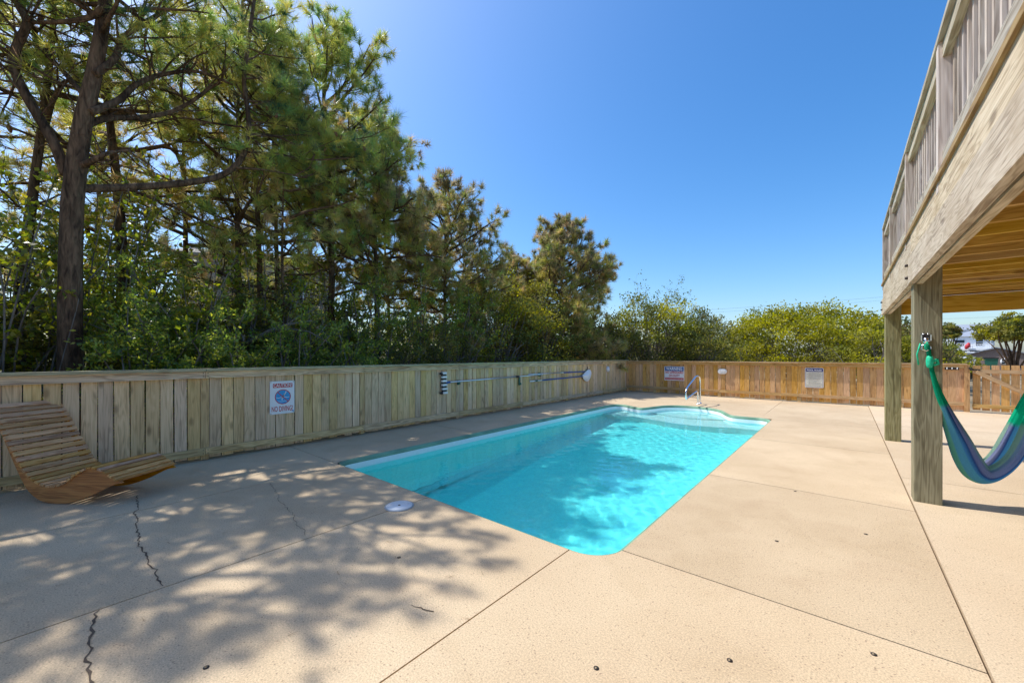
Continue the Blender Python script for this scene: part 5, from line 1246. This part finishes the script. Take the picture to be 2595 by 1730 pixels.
pv = np.stack([np.stack([lx - dy * .03, ly + dx * .03, zz], 1), np.stack([lx + dy * .03, ly - dx * .03, zz], 1), np.stack([lx + dx, ly + dy, zz + 0.003], 1)], 1).reshape(-1, 3)
tag(fast_mesh('needle_litter', pv, 3, np.array([(0.16, 0.09, 0.04), (0.22, 0.14, 0.07), (0.09, 0.06, 0.03)])[rs.randint(0, 3, nm)], M_needle, None), 'dry brown pine needles scattered on the deck', None, None, 'stuff')
n = 26000; a = rs.uniform(0, 1, n); xx = -60 + 120 * a; yy = rs.uniform(62, 80, n); hh = 2.2 + 0.9 * np.sin(xx * 0.21) + 0.6 * np.sin(xx * 0.53 + 1)
hh = np.where((xx > 7.0) & (xx < 16.5), 0.6, hh)
scatter('woods', 'far scrubby treeline on the horizon', np.stack([xx, yy, rs.uniform(0, 1, n) ** 0.6 * hh], 1), 0.42, OLIVE + BROWNG, 62, 3)
n = 30000; yy = rs.uniform(-25, 60, n); xx = rs.uniform(-46, -30, n); hh = 4.2 + 1.2 * np.sin(yy * 0.3) + 0.7 * np.sin(yy * 0.8 + 1)
scatter('woods', 'far wood behind the pine belt', np.stack([xx, yy, rs.uniform(0, 1, n) ** 0.7 * hh], 1), 0.40, OLIVE + DARK, 63, 4)

# ------------------------------------------------------------------ houses and things far off
M_shingle = plain('grey_shingle', (0.30, 0.26, 0.21), 0.85, var=0.2, scale=14)
M_roofg = plain('grey_roof', (0.26, 0.29, 0.34), 0.8, var=0.12, scale=8)
M_siding = plain('white_siding', (0.70, 0.72, 0.74), 0.7, var=0.05, scale=3)
M_shedw = plain('brown_shed_wall', (0.22, 0.165, 0.14), 0.85, var=0.2, scale=10)
M_glass_shade = plain('glass_and_shade', (0.03, 0.04, 0.05), 0.08, var=0.1)  # window glass, and the dark block that stands for carport shade
def gable(W, D, z0, z1, zr, over=0.3):
    m = MB(); hw = W / 2 + over; hd_ = D / 2 + over
    vs = [(-hw, -hd_, z1), (hw, -hd_, z1), (hw, hd_, z1), (-hw, hd_, z1), (-hw, 0, zr), (hw, 0, zr)]
    vs2 = [(x, y, z - 0.14) for x, y, z in vs]
    m.add(vs + vs2, [(0, 1, 5, 4), (2, 3, 4, 5), (7, 6, 10, 11), (9, 8, 11, 10), (0, 6, 7, 1), (2, 8, 9, 3), (0, 4, 10, 6), (4, 3, 9, 10), (1, 7, 11, 5), (5, 11, 8, 2)]); return m
def window(parent, x, y, z, w, h, rz=0):
    f = MB().cbox((0, 0, 0), (w + 0.16, 0.06, h + 0.16)).build('window', M_siding, parent, (x, y, z), (0, 0, rz))
    MB().cbox((0, -0.034, h * 0.26), (w, 0.01, h * 0.46)).build('pane', M_glass_shade, f); MB().cbox((0, -0.034, -h * 0.26), (w, 0.01, h * 0.46)).build('pane', M_glass_shade, f)
hs1 = thing('shingled_house', 'weathered shingle house half hidden behind the pines', 'house', (-26.5, 8.6, 0), R_(66))
MB().cbox((0, 0, 4.2), (7.0, 6.0, 4.6)).build('wall', M_shingle, hs1); gable(7.0, 6.0, 2, 6.5, 7.4, 0.25).build('roof', M_shingle, hs1)
gw = MB(); gw.add([(-3.5, -3, 6.5), (-3.5, 3, 6.5), (-3.5, 0, 7.5), (3.5, -3, 6.5), (3.5, 3, 6.5), (3.5, 0, 7.5)], [(0, 2, 1), (3, 4, 5)]); gw.build('gable_wall', M_shingle, hs1)
window(hs1, 1.6, -3.03, 4.7, 0.8, 1.1)
for x in (-3.2, -1, 1, 3.2): MB().cbox((x, -2.8, 0.95), (0.25, 0.25, 2.0)).build('stilt', M_shingle, hs1)
pk = thing('picket_fence', 'short pale picket fence glimpsed between the trunks', 'fence', (-14.0, 3.6, 0), R_(75))
for k in range(14): MB().cbox((-0.9 + k * 0.14, 0, 0.75), (0.10, 0.02, 1.5)).build('picket', M_siding, pk)
MB().cbox((0, 0.025, 1.2), (2.0, 0.03, 0.08)).build('rail', M_siding, pk)

wh = thing('white_house', 'far white beach house with grey roof, balcony and open carport', 'house', (14.6, 92, 0), R_(-12)); wh.scale = (0.78, 0.78, 0.75)
MB().cbox((0.3, 2.5, 4.35), (5.0, 6.0, 2.7)).build('wall', M_siding, wh)
hip = MB(); hip.add([(-2.6, -0.9, 5.7), (3.2, -0.9, 5.7), (3.2, 6, 5.7), (-2.6, 6, 5.7), (0.3, 2.0, 7.1)], [(0, 1, 4), (1, 2, 4), (2, 3, 4), (3, 0, 4), (3, 2, 1, 0)]); hip.build('porch_roof', M_roofg, wh)
up = MB(); up.cbox((-0.6, 7.5, 5.6), (7.0, 5.0, 3.4)); up.build('upper_storey', M_siding, wh)
rf2 = gable(7.2, 5.2, 2, 7.3, 8.6, 0.35); rf2.build('roof', M_roofg, wh, (-0.6, 7.5, 0))
MB().cbox((0, -1.5, 2.95), (6.2, 2.4, 0.35)).build('balcony_floor', M_siding, wh)
bal = MB()
for k in range(30): bal.cbox((-3.0 + k * 0.207, -2.65, 3.6), (0.07, 0.05, 0.95))
bal.cbox((0, -2.65, 4.1), (6.2, 0.08, 0.10)); bal.cbox((0, -2.65, 3.15), (6.2, 0.08, 0.08)); bal.build('balcony_railing', M_siding, wh)
for x in (-2.9, 0, 2.7): MB().cbox((x, -2.4, 1.4), (0.35, 0.35, 2.8)).build('carport_post', M_siding, wh)
MB().cbox((0, 2, 1.4), (5.6, 5, 2.75)).build('carport_shade', M_glass_shade, wh)  # solid dark block, its colour standing in for shade under the open carport
window(wh, 1.3, -0.54, 4.55, 0.9, 1.5); window(wh, -1.2, -0.54, 4.4, 1.2, 1.2)
fl_ = tag(MB().tube([(0, 0, 0), (-0.15, -0.05, -0.5), (-0.35, 0, -0.95)], [0.12, 0.30, 0.10], 8).build('beach_towel', M_red, None, (14.2, 89.7, 3.25)), 'dark red towel hanging on the far white balcony', 'towel')

shd = thing('garden_shed', 'low brown shed with shallow gable roof behind the spreading oak', 'shed', (11.0, 58, 0), R_(-10)); shd.scale = (0.74, 0.74, 0.74)
MB().cbox((0, 0, 0.95), (5.2, 3.0, 1.9)).build('wall', M_shedw, shd)
sg = MB(); sg.add([(-2.6, -1.5, 1.9), (2.6, -1.5, 1.9), (-0.2, -1.5, 2.75), (-2.6, 1.5, 1.9), (2.6, 1.5, 1.9), (-0.2, 1.5, 2.75)], [(0, 1, 2), (4, 3, 5)]); sg.build('gable_wall', M_shedw, shd)
sr = MB(); sr.add([(-2.9, -1.75, 1.8), (-0.2, -1.75, 2.8), (2.9, -1.75, 1.8), (-2.9, 1.75, 1.8), (-0.2, 1.75, 2.8), (2.9, 1.75, 1.8), (-2.9, -1.75, 1.9), (-0.2, -1.75, 2.9), (2.9, -1.75, 1.9), (-2.9, 1.75, 1.9), (-0.2, 1.75, 2.9), (2.9, 1.75, 1.9)],
   [(6, 7, 10, 9), (7, 8, 11, 10), (0, 3, 4, 1), (1, 4, 5, 2), (0, 1, 7, 6), (1, 2, 8, 7), (3, 9, 10, 4), (4, 10, 11, 5), (0, 6, 9, 3), (2, 5, 11, 8)]); sr.build('roof', M_roofg, shd)
MB().cbox((-2.2, -1.53, 0.85), (0.75, 0.05, 1.7)).build('door', M_siding, shd)
MB().tube([(0.55, -1.50, 1.1), (0.55, -1.56, 1.1)], 0.42, 16).build('window', M_siding, shd)
wp = MB()
for dx in (-0.17, 0.17):
    for dz in (-0.17, 0.17): wp.cbox((0.55 + dx, -1.57, 1.1 + dz), (0.25, 0.02, 0.25))
wp.build('pane', M_glass_shade, shd)

tk = thing('pickup_truck', 'white pickup truck parked beneath the far white house', 'truck', (11.43, 72.0, 0), R_(-12))
body = MB(); body.cbox((0, 0.9, 0.78), (1.86, 5.0, 0.62)); body.cbox((0, -0.2, 1.12), (1.80, 1.4, 0.12)); o = body.build('body', M_siding, tk); bevel_obj(o, 0.06)
cab = MB(); cab.add([(-0.88, -0.4, 1.1), (0.88, -0.4, 1.1), (0.88, 1.9, 1.1), (-0.88, 1.9, 1.1), (-0.72, 0.25, 1.78), (0.72, 0.25, 1.78), (0.72, 1.7, 1.78), (-0.72, 1.7, 1.78)], [(0, 1, 5, 4), (1, 2, 6, 5), (2, 3, 7, 6), (3, 0, 4, 7), (4, 5, 6, 7)]); cab.build('cab', M_siding, tk)
ws_ = MB(); ws_.add([(-0.78, -0.345, 1.18), (0.78, -0.345, 1.18), (0.66, 0.165, 1.70), (-0.66, 0.165, 1.70)], [(0, 1, 2, 3)]); ws_.build('windscreen', M_glass_shade, tk, (0, -0.012, 0.004))
MB().cbox((0, -1.62, 0.80), (1.2, 0.04, 0.26)).build('grille', M_black, tk); MB().cbox((0, -1.66, 0.52), (1.84, 0.12, 0.18)).build('bumper', M_alu, tk)
for x in (-0.75, 0.75): MB().cbox((x, -1.62, 0.84), (0.26, 0.05, 0.2)).build('headlight', M_signw, tk)
for x in (-0.82, 0.82):
    for y in (-0.9, 2.4):
        w_ = MB().tube([(x - 0.11, y, 0.38), (x + 0.11, y, 0.38)], 0.38, 18).build('wheel', M_black, tk); MB().tube([(x - 0.12, y, 0.38), (x + 0.12, y, 0.38)], 0.2, 12).build('rim', M_alu, w_)
bn = thing('wheelie_bin', 'dark green wheelie bin standing before the grey shed', 'bin', (9.75, 53.5, 0), R_(-10))
b_ = MB(); b_.add([(-0.30, -0.32, 0.1), (0.30, -0.32, 0.1), (0.30, 0.32, 0.1), (-0.30, 0.32, 0.1), (-0.40, -0.42, 1.1), (0.40, -0.42, 1.1), (0.40, 0.42, 1.1), (-0.40, 0.42, 1.1)], [(3, 2, 1, 0), (4, 5, 6, 7), (0, 1, 5, 4), (1, 2, 6, 5), (2, 3, 7, 6), (3, 0, 4, 7)]); b_.build('body', M_green, bn)
o = MB().cbox((0, 0, 1.15), (0.88, 0.92, 0.08)).build('lid', M_black, bn)
for x in (-0.28, 0.28): MB().tube([(x - 0.04, 0.34, 0.13), (x + 0.04, 0.34, 0.13)], 0.13, 12).build('wheel', M_black, bn)

M_wire = plain('dark_wire', (0.06, 0.07, 0.08), 0.7)
def wire(a, b, sag, r, label):
    a = Vector(a); b = Vector(b); pts = [a.lerp(b, t / 24) - Vector((0, 0, sag * 4 * (t / 24) * (1 - t / 24))) for t in range(25)]
    return tag(MB().tube(pts, r, 4, False).build('overhead_cable', M_wire), label, 'cable', 'overhead cables in the distance')
wire(at(1420, 806, 62), at(2640, 715, 60), 0.5, 0.012, 'upper overhead cable over the round golden bush')
wire(at(1420, 809, 62), at(2640, 722, 60), 0.7, 0.010, 'lower overhead cable over the round golden bush')
wire(at(2200, 812, 64), at(2900, 782, 60), 0.3, 0.012, 'overhead cable seen under the deck beam')
